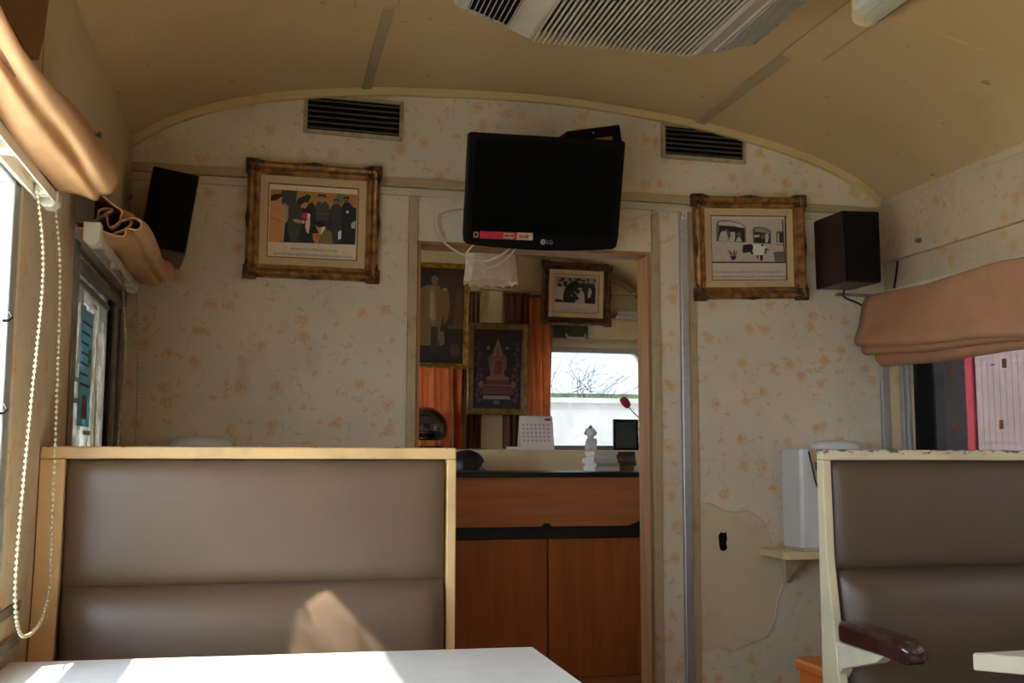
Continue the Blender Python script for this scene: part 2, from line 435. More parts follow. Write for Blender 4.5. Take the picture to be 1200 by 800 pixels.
def side_wall(name, x0, x1, openings, mat, ztop):
    """wall slab with rectangular openings (ya, yb, za, zb)"""
    mb = MB(); ops = sorted(openings); y = Y0
    for ya, yb, za, zb in ops:
        mb.box(x0, x1, y, ya, 0, ztop); mb.box(x0, x1, ya, yb, 0, za); mb.box(x0, x1, ya, yb, zb, ztop); y = yb
    mb.box(x0, x1, y, YB, 0, ztop)
    return struct(name, mb, mat)
LW = [(-3.9, -2.7, .86, 1.70), (-2.3, -1.1, .86, 1.70), (-.75, .35, .86, 1.70), (.85, 2.21, .80, 1.70), (2.85, 3.73, .86, 1.69), (4.5, 5.7, 1.0, 1.75)]
RW = [(-3.9, -2.7, .90, 1.72), (-2.3, -1.1, .90, 1.72), (-.75, .45, .90, 1.72), (.95, 2.15, .90, 1.72), (2.45, 3.585, .90, 1.72), (4.6, 5.6, 1.0, 1.75)]
side_wall('wall_left', XL - .09, XL, LW, M['wallp_r'], 2.25)
side_wall('wall_right', XR, XR + .09, RW, M['wallp_r'], 2.22)
mb = MB(); mb.box(-.6, 2.55, Y0 - .08, Y0, 0, 2.56); struct('wall_end', mb, M['cream'])

# bulkhead with doorway
DX0, DX1, DZ, BT = .525, 1.42, 1.925, .10
mb = MB()
def bulk(a, b, z0):
    xs = sorted({a, b} | {p.x for p in SA if a < p.x < b})
    mb.prism([(x, max(arch_z(x), z0)) for x in xs][::-1] + [(a, z0), (b, z0)], 1, YW, YW + BT)
bulk(XL, DX0, 0); bulk(DX1, XR, 0); bulk(DX0, DX1, DZ)
wb = struct('wall_back', mb, M['wallp'])
# torn wallpaper showing bare plaster, with a curled edge and an old socket hole
tear = [(1.603, .985), (1.63, .975), (1.66, .968), (1.70, .945), (1.745, .94), (1.80, .945), (1.84, .925), (1.872, .89), (1.885, .84), (1.905, .79), (1.932, .74), (1.94, .67), (1.915, .61), (1.90, .53), (1.87, .475), (1.80, .452), (1.74, .43), (1.68, .44), (1.603, .425)]
mb = MB(); mb.prism(tear, 1, YW - .0015, YW + .002); mb.build('bare_plaster_patch', M['plaster'], wb)
mb = MB()
edge = [(x, YW - .003, z) for x, z in tear[1:-1]]
rs = random.Random(3); mb.tube(edge, [.0025 + .003 * rs.random() for _ in edge], 6); mb.build('torn_paper_edge', M['railpale'], wb)
mb = MB(); mb.prism([(1.678, .853), (1.688, .866), (1.70, .862), (1.709, .866), (1.712, .84), (1.708, .825), (1.712, .805), (1.70, .795), (1.684, .799), (1.68, .82)], 1, YW - .004, YW + .001)
mb.build('socket_hole', M['dark'], wb)
mb = MB(); mb.box(1.606, XR, YW - .002, YW, 1.133, 1.137); mb.build('wallpaper_seam', M['railpale'], wb)

# trims on bulkhead
mb = MB()
inner = [p for p in SA if XL <= p.x <= XR]
mb.prism([(p.x, p.y - .002) for p in inner] + [(.97 + (p.x - .97) * .992, p.y - .030) for p in inner][::-1], 1, YW - .022, YW)
struct('trim_1', mb, M['arch'], smooth=True)
mb = MB(); mb.box(XL, XR, YW - .018, YW, 2.117, 2.149); struct('trim_2', mb, M['trimwood'], bevel=.003)
mb = MB(); mb.box(XL, XR, YW - .010, YW, 2.087, 2.115); struct('trim_3', mb, M['railpale'], bevel=.002)
mb = MB(); mb.box(.490, .5235, YW - .014, YW, 0, 2.086); struct('trim_4', mb, M['trimwood'], bevel=.003)
mb = MB(); mb.box(1.422, 1.452, YW - .014, YW, 0, 2.086); struct('trim_5', mb, M['trimwood'], bevel=.003)
mb = MB(); mb.box(1.534, 1.568, YW - .022, YW, 0, 2.086); struct('trim_6', mb, M['alu'], bevel=.004)
mb = MB(); mb.box(1.5685, 1.60, YW - .012, YW, 0, 2.086); struct('trim_7', mb, M['trimwood'], bevel=.003)
mb = MB(); mb.box(1.406, 1.4205, YW - .002, YW + BT + .012, 0, DZ - .014); mb.box(DX0 + .0005, DX0 + .013, YW - .002, YW + BT + .012, 0, DZ - .014); mb.box(DX0 + .0005, 1.4205, YW - .002, YW + BT + .012, DZ - .0135, DZ - .0005)
struct('door_1', mb, M['jamb'], bevel=.002)
mb = MB(); mb.box(2.378, XR - .001, YW - .02, YW - .001, .02, 1.74); struct('trim_8', mb, M['alu'], bevel=.004)
mb = MB(); mb.box(XR - .022, XR - .001, 3.612, 3.64, .9, 1.74); mb.box(XR - .018, XR - .001, 3.588, 3.607, .9, 1.74); struct('trim_9', mb, M['alu'], bevel=.003)
# ceiling battens and seams
def ceil_strip(name, x0, x1, y0, y1, drop, mat):
    mb = MB(); xs = [x0 + (x1 - x0) * i / 6 for i in range(7)]
    mb.prism([(x, arch_z(x) + .004) for x in xs] + [(x, arch_z(x) - drop) for x in xs][::-1], 1, y0, y1); struct(name, mb, mat)
ceil_strip('trim_10', 1.603, 1.642, 3.02, 3.727, .010, M['trimwood'])
ceil_strip('trim_11', .312, .346, 3.02, 3.727, .010, M['trimwood'])
ceil_strip('trim_12', 1.600, 1.604, .2, 3.02, .002, M['trimwood'])
ceil_strip('trim_20', .352, .356, .2, 3.02, .002, M['trimwood'])
ceil_strip('trim_21', .225, .229, .2, 3.02, .002, M['trimwood'])
ceil_strip('trim_13', 1.735, 1.739, .2, 3.0, .002, M['trimwood'])
mb = MB(); xs = [1.76 + (2.40 - 1.76) * i / 24 for i in range(25)]
mb.prism([(x, arch_z(x) + .004) for x in xs] + [(x, arch_z(x) - .0012) for x in xs][::-1], 1, 2.64, 2.69); struct('trim_14', mb, M['ceil'])

# second compartment end wall with two windows
YE = 6.5
mb = MB()
def slab(a, b, z0, z1): mb.box(a, b, YE, YE + .08, z0, z1)
slab(XL, .66, 0, 2.56); slab(.66, 1.15, 0, 1.2); slab(.66, 1.15, 2.10, 2.56); slab(1.15, 1.60, 0, 2.56); slab(1.60, 2.395, 0, 1.2); slab(1.60, 2.395, 1.825, 2.56); slab(2.395, XR, 0, 2.56)
struct('wall_far', mb, M['offwhite'])
mb = MB(); mb.box(XL + .001, XR - .001, 6.12, YE, 0, 1.185); mb.use(M['offwhite']); struct('trim_15', mb, M['offwhite'], bevel=.006)
mb = MB(); inner = [p for p in SA if XL <= p.x <= XR]
mb.prism([(p.x, p.y - .002) for p in inner] + [(.97 + (p.x - .97) * .988, p.y - .03) for p in inner][::-1], 1, YE - .02, YE); struct('trim_16', mb, M['trimwood'])
mb = MB(); mb.box(1.30, 1.455, YE - .03, YE, 1.19, 2.19); mb.box(1.32, XR - .03, YE - .035, YE - .001, 2.195, 2.21); struct('trim_17', mb, M['cream'], bevel=.004)

# ------------------------------------------------------------------ windows
def window_side(name, xw, out, ya, yb, za, zb, glassm, fr, midz=None, fw=.045, xg=None):
    """window in a side wall; xw inner face, out = +1/-1 outward"""
    root = bpy.data.objects.new(name, None); COL.objects.link(root); root.location = (xw, ya, za); root['kind'] = 'structure'
    o = root.location; e = .0015
    a, b = sorted((xw + out * .004, xw + out * .075)); mb = MB(o)
    mb.box(a, b, ya + e, ya + fw, za + e, zb - e); mb.box(a, b, yb - fw, yb - e, za + e, zb - e)
    mb.box(a, b, ya + fw, yb - fw, za + e, za + fw * .8); mb.box(a, b, ya + fw, yb - fw, zb - fw * .6, zb - e)
    if midz: mb.box(xw + out * .085 if out < 0 else xw + .055, xw + out * .055 if out < 0 else xw + .085, ya + fw, yb - fw, midz - .045, midz + .04)
    mb.build('window_frame', fr, root, bevel=.003)
    xg = xg or (xw + out * .06); mb = MB(o); mb.box(min(xg, xg + out * .004), max(xg, xg + out * .004), ya + fw * .8, yb - fw * .8, za + fw * .6, zb - fw * .4)
    mb.build('pane', glassm, root); return root
def shutter_box(root, ya, yb, z0, z1, x0, x1):
    o = root.location; mb = MB(o); pr = [(x0, z1), (x0, z0)]
    for k in range(9):
        t = k / 8 * math.pi / 2; r = .028; pr.append((x1 - r + r * math.sin(t), z0 + r - r * math.cos(t)))
    pr.append((x1, z1)); mb.prism(pr, 1, ya, yb); mb.build('shutter_box', M['shutter'], root, smooth=True)

w1 = window_side('window_1', XL, -1, .85, 2.21, .80, 1.70, M['wl1'], M['alu'], 1.02, .05)
shutter_box(w1, .6, 2.335, 1.672, 1.84, XL + .001, XL + .045)
mb = MB(w1.location); mb.box(XL - .058, XL - .05, 2.158, 2.168, .90, 1.66); tag(mb.build('window_gasket', plain('navy_gasket', (40, 40, 96), .5), w1), 'dark blue gasket strip')
for z in (1.411, 1.236):
    mb = MB(w1.location); mb.tube([(XL - .012, 2.165, z + .008), (XL - .003, 2.162, z + .007), (XL + .002, 2.158, z - .002), (XL - .003, 2.152, z - .009), (XL - .012, 2.148, z - .010)], .003, 8); tag(mb.build('window_catch', M['blackcord'], w1), 'small dark catch')
mb = MB(w1.location); mb.box(XL + .0005, XL + .004, 2.165, 2.36, .835, .856); mb.box(XL + .0005, XL + .012, .7, 2.33, .775, .795); mb.build('window_sill', M['alu_d'], w1, bevel=.004)
w2 = window_side('window_2', XL, -1, 2.85, 3.73, .86, 1.69, M['wl2'], M['alu_d'], None, .03, XL - .006)
mb = MB(w2.location); mb.box(XL - .034, XL + .004, 3.44, 3.472, .89, 1.66); mb.build('sash_bar', M['black'], w2)
mb = MB(w2.location); mb.box(XL - .03, XL - .0005, 3.4725, 3.699, .887, 1.667); mb.build('fixed_panel', M['alu_d'], w2)
shutter_box(w2, 2.775, 3.745, 1.690, 1.86, XL + .001, XL + .045)
mb = MB(w2.location); mb.box(XL - .033, XL + .006, 2.882, 3.699, 1.625, 1.655); mb.box(XL - .030, XL + .002, 2.882, 3.43, 1.592, 1.606); mb.build('top_rail', M['alu_d'], w2, bevel=.003)
mb = MB(w2.location); mb.box(XL + .001, XL + .006, 2.79, 2.85, .86, 1.689); mb.box(XL + .001, XL + .014, 3.50, 3.53, .87, 1.62); mb.box(XL + .001, XL + .012, 3.66, 3.745, .86, 1.689); mb.build('window_casing', M['alu_d'], w2, bevel=.003)
mb = MB(w2.location)
for y, z, sy, sz in ((3.0, 1.545, .045, .006), (2.955, 1.44, .006, .05), (2.985, 1.565, .006, .02), (3.2, 1.57, .03, .006), (2.96, 1.345, .05, .006), (2.95, 1.29, .05, .006), (3.25, 1.42, .006, .08), (3.28, 1.25, .008, .09), (3.14, 1.21, .06, .006)):
    mb.box(XL - .0058, XL - .0048, y - sy, y + sy, z - sz, z + sz)
tag(mb.build('tape_remnant', M['taperes'], w2), 'torn clear tape')
w3 = window_side('window_3', XR, 1, 2.45, 3.585, .90, 1.72, M['wr'], M['black'], None, .035)
mb = MB(w3.location)
for y, z in ((3.426, 1.47), (3.425, 1.259), (3.137, 1.47), (3.165, 1.261)): mb.box(XR + .0575, XR + .0588, y - .011, y + .011, z - .016, z + .016)
mb.box(XR + .0575, XR + .0588, 3.185, 3.205, 1.468, 1.472)
tag(mb.build('tape_mark', M['tape'], w3), 'small rusty square tape marks')
k = 4
for (ya, yb, za, zb) in LW[:3] + [LW[5]]:
    window_side('window_%d' % k, XL, -1, ya, yb, za, zb, M['wl1'], M['alu']); k += 1
for (ya, yb, za, zb) in RW[:4] + [RW[5]]:
    window_side('window_%d' % k, XR, 1, ya, yb, za, zb, M['wr_far'], M['alu']); k += 1
# end windows of the far compartment
def end_window(name, a, b, z0, z1, r):
    root = bpy.data.objects.new(name, None); COL.objects.link(root); root.location = (a, YE, z0); root['kind'] = 'structure'
    def loop(i, rr):
        out = []
        for cx, cz, t0 in ((b - i - rr, z1 - i - rr, 0), (a + i + rr, z1 - i - rr, 90), (a + i + rr, z0 + i + rr, 180), (b - i - rr, z0 + i + rr, 270)):
            for q in range(7): t = R(t0 + q * 15); out.append((cx + rr * math.cos(t), cz + rr * math.sin(t)))
        return out
    mb = MB(root.location); A = loop(-.012, .004); B = loop(.014, r)
    n = len(A)
    for y in (YE - .012, YE + .03):
        pass
    rings = [[mb.v((p[0], y, p[1])) for p in L] for L, y in ((A, YE - .004), (A, YE - .014), (B, YE - .014), (B, YE + .04), (A, YE + .04))]
    for P, Q in zip(rings, rings[1:]):
        for i in range(n): mb._f([P[i], P[(i + 1) % n], Q[(i + 1) % n], Q[i]])
    mb.build('window_frame', M['alu'], root, smooth=True)
    mb = MB(root.location); mb.box(a + .005, b - .005, YE + .02, YE + .024, z0 + .005, z1 - .005); mb.build('pane', M['wg'], root); return root
we = end_window('window_13', 1.60, 2.395, 1.2, 1.825, .07)
mb = MB(we.location); mb.box(1.62, 2.38, YE - .03, YE - .001, 1.188, 1.215); tag(mb.build('window_sill', M['alu_d'], we), 'blue grey metal sill')
mb = MB(we.location); mb.box(1.60, 2.40, YE - .02, YE - .001, 1.840, 1.872); mb.build('head_rail', M['railpale'], we)
end_window('window_14', .66, 1.15, 1.2, 2.10, .05)

# small wall things between green sash and rack
t = thing('ventilator_sash', 'dark green sash with white pull handle under the far black and white photograph', 'ventilator', (1.90, YE - .001, 1.90))
mb = MB(t.location); mb.box(1.79, 2.012, YE - .03, YE - .001, 1.90, 1.978); mb.build('panel', M['green'], t, bevel=.004)
mb = MB(t.location); mb.tube([(1.87, YE - .03, 1.925), (1.875, YE - .055, 1.905), (1.89, YE - .06, 1.9), (1.98, YE - .06, 1.9), (1.993, YE - .055, 1.905), (1.998, YE - .03, 1.925)], .007, 8); mb.build('pull_handle', M['railpale'], t, smooth=True)
t = thing('wall_box', 'cream wall box holding papers right of the green sash above far window', 'box', (2.2, YE - .001, 1.92))
mb = MB(t.location); mb.box(2.02, 2.38, YE - .12, YE - .001, 1.90, 2.015); mb.build('body', M['offwhite'], t, bevel=.006)
mb = MB(t.location); mb.box(2.01, 2.385, YE - .125, YE - .001, 2.0155, 2.025); mb.build('rim', M['railpale'], t, bevel=.003)
for k, (a, b, z) in enumerate(((2.17, 2.37, 2.025), (2.18, 2.38, 2.042), (2.175, 2.36, 2.058))):
    mb = MB((a, YE - .06, z)); mb.box(a, b, YE - .135, YE - .004, z + .0004, z + .0155)
    o = mb.build('paper_bundle', (M['paper'], M['bookw'], M['paper'])[k], None, bevel=.003)
    tag(o, ('lowest of the paper bundles on the cream wall box', 'middle of the paper bundles on the cream wall box', 'topmost of the paper bundles on the cream wall box')[k], 'papers', 'paper bundles above the far window')

# ------------------------------------------------------------------ exterior
mb = MB(); mb.box(-40, 40, -30, 15.8, -1.2, -1.1); struct('ground', mb, M['ground'])
mb = MB((5, 16, -1.1)); mb.box(-30, 40, 16, 16.3, -1.1, 1.98); mb.box(-30, 40, 15.95, 16.35, 1.98, 2.06); tag(mb.build('platform_wall', M['whitewall'], None), 'long whitewashed wall beyond the far window', 'wall')
mb = MB((5, 24, -1.1)); mb.prism([(16.5, -1.3), (16.5, 1.2), (40, 3.6), (40, -1.3)], 0, -30, 45); tag(mb.build('grass_bank', M['grass'], None), 'pale green grassy bank behind the whitewashed wall', 'grass bank', kind='structure')
def bare_tree(name, x, y, h, seed, label, lean=0):
    rd = random.Random(seed); t = thing(name, label, 'tree', (x, y, -1.1), group=None)
    tr = MB(t.location); br = MB(t.location)
    p0 = Vector((x, y, -1.1)); p1 = Vector((x + lean, y, -1.1 + h * .42))
    tr.tube([p0, p0.lerp(p1, .5) + Vector((.05, .03, 0)), p1], [.09, .075, .06], 8)
    def grow(p, d, L, r, n):
        pts = [p]; q = p.copy(); dd = d.copy()
        for i in range(4):
            dd = (dd + Vector((rd.uniform(-.28, .28), rd.uniform(-.28, .28), rd.uniform(-.2, .22)))).normalized(); q = q + dd * L / 4; pts.append(q.copy())
        br.tube(pts, [r, r * .85, r * .72, r * .6, r * .45], 5)
        if n > 0:
            for k in range(rd.choice((2, 3, 3))):
                a = pts[rd.randint(2, 4)]; nd = (dd + Vector((rd.uniform(-1, 1), rd.uniform(-.7, .7), rd.uniform(-.55, .6)))).normalized(); grow(a, nd, L * rd.uniform(.6, .85), r * .55, n - 1)
    for k in range(9):
        a = k * .7 + rd.random(); grow(p1 - Vector((0, 0, rd.random() * h * .12)), Vector((math.cos(a), math.sin(a) * .6, .45 + rd.random() * .5)).normalized(), h * .20, .022, 5)
    tr.build('trunk', M['bark'], t, smooth=True); br.build('branches', M['bark'], t)
bare_tree('bare_tree', 4.7, 18.6, 5.6, 4, 'leafless tree spreading fine branches across the middle of the far window')
# neighbouring coach seen through the right window
t = thing('railway_coach', 'pale pink and red railway coach outside the right window', 'railway coach', (4.3, 3.5, -1.1))
mb = MB(t.location); mb.box(4.3, 4.36, -8, 5.78, -.2, 2.5); mb.prism([(4.3, 2.5), (4.36, 2.5), (4.9, 2.72), (5.6, 2.8), (5.6, 2.86), (4.85, 2.78)], 1, -8, 5.78); mb.box(4.3, 7, 5.72, 5.78, -.2, 2.5); mb.build('body_side', M['coach'], t)
mb = MB(t.location)
for i in range(14): mb.box(4.296, 4.302, 4.96 + i * .054, 4.966 + i * .054, .2, 2.4)
tag(mb.build('side_rib', M['coach'], t), 'shallow upright ribs'); 
mb = MB(t.location); mb.box(4.285, 4.305, 5.735, 5.80, -.2, 2.5); tag(mb.build('corner_post', M['coachred'], t), 'red corner post')
mb = MB(t.location); mb.box(4.285, 4.31, 4.2, 4.95, 1.0, 2.0); tag(mb.build('coach_window', M['alu'], t), 'pale window at coach side')
mb = MB(t.location); mb.box(4.5, 6.6, 5.80, 8.6, -.2, 2.5); tag(mb.build('gangway', M['coachdk'], t), 'dark gangway bellows')
mb = MB(t.location); mb.box(4.5, 5.4, -7.5, 5.5, -.6, -.2); 
for y in (-6, -4.4, 3.2, 4.8): mb.tube([(4.55, y, -.66), (4.7, y, -.66)], .43, 20)
mb.build('bogie', M['coachdk'], t)
# unseen ledge added outside the left windows to block the upper sun
mb = MB(); mb.box(-.72, -.566, Y0, 6.6, 1.757, 1.80); struct('sun_block_ledge', mb, M['bodyext'])

# ------------------------------------------------------------------ overhead cupboards
def cupboard(label, x0, x1, y0, y1, z0, z1, face, mat, knobs, group=None, gaps=()):
    t = thing('overhead_cupboard', label, 'cupboard', ((x0 + x1) / 2, (y0 + y1) / 2, z0), group=group)
    mb = MB(t.location); mb.box(x0, x1, y0, y1, z0, z1); mb.build('cupboard_front', mat, t, bevel=.004)
    mb = MB(t.location)
    a, b = (x1, x1 + .004) if face > 0 else (x0 - .004, x0)
    return t, a, b
def knob(t, x, y, z, d, latch=False):
    mb = MB(t.location); rot = Matrix.Rotation(R(90 * d), 3, 'Y')
    prof = [(.016, 0), (.016, .004), (.007, .006), (.006, .014), (.012, .020), (.013, .026), (.008, .031)]
    rings = []
    for r, h in [(r * .72, h * .6) for r, h in prof]: rings.append([mb.v((x + d * h, y + r * math.cos(k * math.pi / 6), z + r * math.sin(k * math.pi / 6))) for k in range(12)])
    for A, B in zip(rings, rings[1:]):
        for k in range(12): mb._f([A[k], A[(k + 1) % 12], B[(k + 1) % 12], B[k]])
    mb._f(rings[-1])
    if latch: mb.box(x, x + d * .012, y - .01, y + .012, z - .05, z - .018)
    tag(mb.build('knob', M['steel'], t, smooth=True), 'small metal knob')
for (ya, yb, lab, ks) in ((2.272, 3.735, 'plain cream overhead cupboard above the left window with two small knobs', ((2.93, 2.0, 0), (3.63, 2.0, 1))),
                          (.9, 2.262, 'plain cream overhead cupboard nearest the camera beside the brown board', ((1.12, 2.0, 0),))):
    t, a, b = cupboard(lab, XL + .0005, XL + .012, ya, yb, 1.862, 2.222, 1, M['offwhite'], ())
    for y, z, l in ks: knob(t, XL + .012, y, z, 1, l)
mb = MB(); mb.box(XL + .001, XL + .010, 2.2625, 2.2715, 1.87, 2.22); mb.build('cupboard_joint', M['dark'], None); bpy.data.objects['cupboard_joint']['kind'] = 'structure'; bpy.data.objects['cupboard_joint'].name = 'trim_19'
t = thing('curtain_board', 'brown wooden board on the left wall above the nearest blind', 'board', (XL + .015, 1.75, 1.78))
mb = MB(t.location); mb.prism([(1.3, 1.885), (2.07, 1.885), (2.125, 1.905), (2.165, 1.97), (2.19, 2.06), (2.19, 2.20), (1.3, 2.20)], 0, XL + .015, XL + .033); mb.build('board', M['brownwood'], t, bevel=.003)
mb = MB(t.location); mb.box(XL + .0335, XL + .040, 1.3, 2.10, 2.10, 2.13); mb.build('bead_strip', M['brownwood'], t, bevel=.002)
t, a, b = cupboard('wallpapered overhead cupboard above the right window', XR - .022, XR - .0005, .9, 3.735, 1.918, 2.150, -1, M['wallp_r'], ())
knob(t, XR - .022, 3.47, 1.963, -1)
mb = MB(t.location); mb.box(XR - .026, XR - .0225, .9, 3.735, 2.142, 2.152); mb.build('edge_bead', M['railpale'], t)

# ------------------------------------------------------------------ louvred vents, pictures
def louvre(label, cx, cz, w, h, roll):
    t = thing('air_vent', label, 'air vent', (cx, YW, cz), rmat(0, 0, roll), None)
    f = .014; mb = MB(); A = [(-w / 2, -h / 2), (w / 2, -h / 2), (w / 2, h / 2), (-w / 2, h / 2)]; B = [(-w / 2 + f, -h / 2 + f), (w / 2 - f, -h / 2 + f), (w / 2 - f, h / 2 - f), (-w / 2 + f, h / 2 - f)]
    rings = [[mb.v((p[0], y, p[1])) for p in L] for L, y in ((A, -.001), (A, -.010), (B, -.012), (B, -.001))]
    for P, Q in zip(rings, rings[1:]):
        for i in range(4): mb._f([P[i], P[(i + 1) % 4], Q[(i + 1) % 4], Q[i]])
    mb.build('frame', M['vent'], t)
    mb = MB(); mb.box(-w / 2 + f, w / 2 - f, -.0015, -.0005, -h / 2 + f, h / 2 - f); mb.build('back_plate', M['dark'], t)
    mb = MB(); n = 6; hh = h - 2 * f
    for i in range(n):
        z = -hh / 2 + hh * (i + .5) / n
        mb.obox((0, -.006, z), (w / 2 - f - .0005, .0075, .0009), Matrix.Rotation(R(38), 3, 'X'))
    tag(mb.build('louvre', M['vent_s'], t), 'dark slanted slats')
    for sx, sz in ((-1, 1), (1, 1), (-1, -1), (1, -1), (0, 1), (0, -1)):
        mb = MB(); mb.lathe([(.004, 0), (.004, .0015), (.002, .0025)], (0, 0, 0), 8); o = mb.build('screw', M['steel'], t)
        o.location = (sx * (w / 2 - f / 2), -.0105, sz * (h / 2 - f / 2)); o.rotation_euler = (R(90), 0, 0)
louvre('louvred metal vent above the framed colour photograph', .287, 2.366, .358, .148, 1.0)
louvre('louvred metal vent between the television and the right end of the arch', 1.645, 2.365, .352, .140, .3)

def prints(t, name, w, h, y, polys, cx=0, cz=0):
    """flat printed picture; polys: (colour, [(u,v)...]) painted in order, u right, v down, 0..1"""
    mb = MB(); cl = mb.bm.loops.layers.float_color.new('Col')
    for i, (c, pts) in enumerate(polys):
        vs = [mb.v((cx + (min(1, max(0, u)) - .5) * w, y - i * .00004, cz + (.5 - min(1, max(0, v))) * h)) for u, v in pts]
        f = mb._f(vs)
        if f:
            for lp in f.loops: lp[cl] = lin(c)
    mb.open = True
    o = mb.build(name, M['print'], t)
    me = o.data; bm = bmesh.new(); bm.from_mesh(me)
    for f in bm.faces:
        f.normal_update()
        if f.normal.y > 0: f.normal_flip()
    bm.to_mesh(me); bm.free(); return o
def el(cx, cy, rx, ry, n=14, a0=0): return [(cx + rx * math.cos(a0 + k * 2 * math.pi / n), cy + ry * math.sin(a0 + k * 2 * math.pi / n)) for k in range(n)]
def rc(a, b, c, d): return [(a, b), (c, b), (c, d), (a, d)]

def mitre_frame(mb, w, h, prof):
    n = len(prof)
    rings = [[mb.v((sx * (w / 2 - i), y, sz * (h / 2 - i))) for sx, sz in ((-1, -1), (1, -1), (1, 1), (-1, 1))] for i, y in prof]
    for P, Q in zip(rings, rings[1:]):
        for i in range(4): mb._f([P[i], P[(i + 1) % 4], Q[(i + 1) % 4], Q[i]])
def ornate(t, w, h, dark=False):
    gm = M['gilt_d'] if dark else M['gilt']
    mb = MB(); e = .007
    mitre_frame(mb, w - 2 * e, h - 2 * e, [(0, 0), (0, -.020), (.004, -.030), (.012, -.036), (.020, -.033), (.027, -.024), (.029, -.021), (.033, -.025), (.037, -.024), (.040, -.016), (.044, -.016), (.046, -.012), (.046, 0)])
    fr = mb.build('frame', gm, t, smooth=True, angle=30)
    rs = random.Random(int(w * 1e4) + dark)
    for sx, sz in ((-1, 1), (1, 1), (-1, -1), (1, -1)):
        mb = MB(); cx, cz = sx * (w / 2 - .024), sz * (h / 2 - .024)
        mb.prism([(cx - .024, cz - .024), (cx + .024, cz - .024), (cx + .024, cz + .024), (cx - .024, cz + .024)], 1, -.030, -.002)
        for k in range(16):
            mb.ball((cx + rs.uniform(-.019, .019), -.030 - rs.random() * .006, cz + rs.uniform(-.019, .019)), rs.uniform(.004, .0075), 7, 5)
        for k in range(4):                                          # acanthus tongues running out from the corner
            mb.ball((cx - sx * (.026 + k * .007), -.030 + k * .002, cz + sz * .012), .009 - k * .0012, 7, 5, (1.3, .7, .8)); mb.ball((cx + sx * .012, -.030 + k * .002, cz - sz * (.026 + k * .007)), .009 - k * .0012, 7, 5, (.8, .7, 1.3))
        mb.build('corner_ornament', M['gilt_d'], fr, smooth=True)
    for ax in (0, 1):
        for s in (-1, 1):
            mb = MB()
            for k in range(-4, 5):
                q = k * .010; r = .0085 * (1 - abs(k) * .12)
                c = (q, -.028, s * (h / 2 - .012)) if ax == 0 else (s * (w / 2 - .012), -.028, q)
                mb.ball(c, r, 7, 5, (1.1, .8, 1.25) if ax == 0 else (1.25, .8, 1.1))
            mb.build('centre_ornament', M['gilt_d'], fr, smooth=True)
    mb = MB(); i = .046; lw = .026
    mitre_frame(mb, w - 2 * e - 2 * i, h - 2 * e - 2 * i, [(0, -.002), (0, -.013), (.003, -.0135), (lw, -.009), (lw, -.002)]); mb.build('liner', M['liner'], t)
    mb = MB(); i2 = i + lw
    mitre_frame(mb, w - 2 * e - 2 * i2, h - 2 * e - 2 * i2, [(0, -.002), (0, -.010), (.003, -.010), (.004, -.006), (.004, -.002)]); mb.build('fillet', M['fillet'], t)
    mb = MB(); mb.box(-w / 2 + e + .01, w / 2 - e - .01, -.0035, -.0005, -h / 2 + e + .01, h / 2 - e - .01); mb.build('backing_board', M['brownwood'], t)
    i3 = i2 + .003; return w - 2 * e - 2 * i3, h - 2 * e - 2 * i3

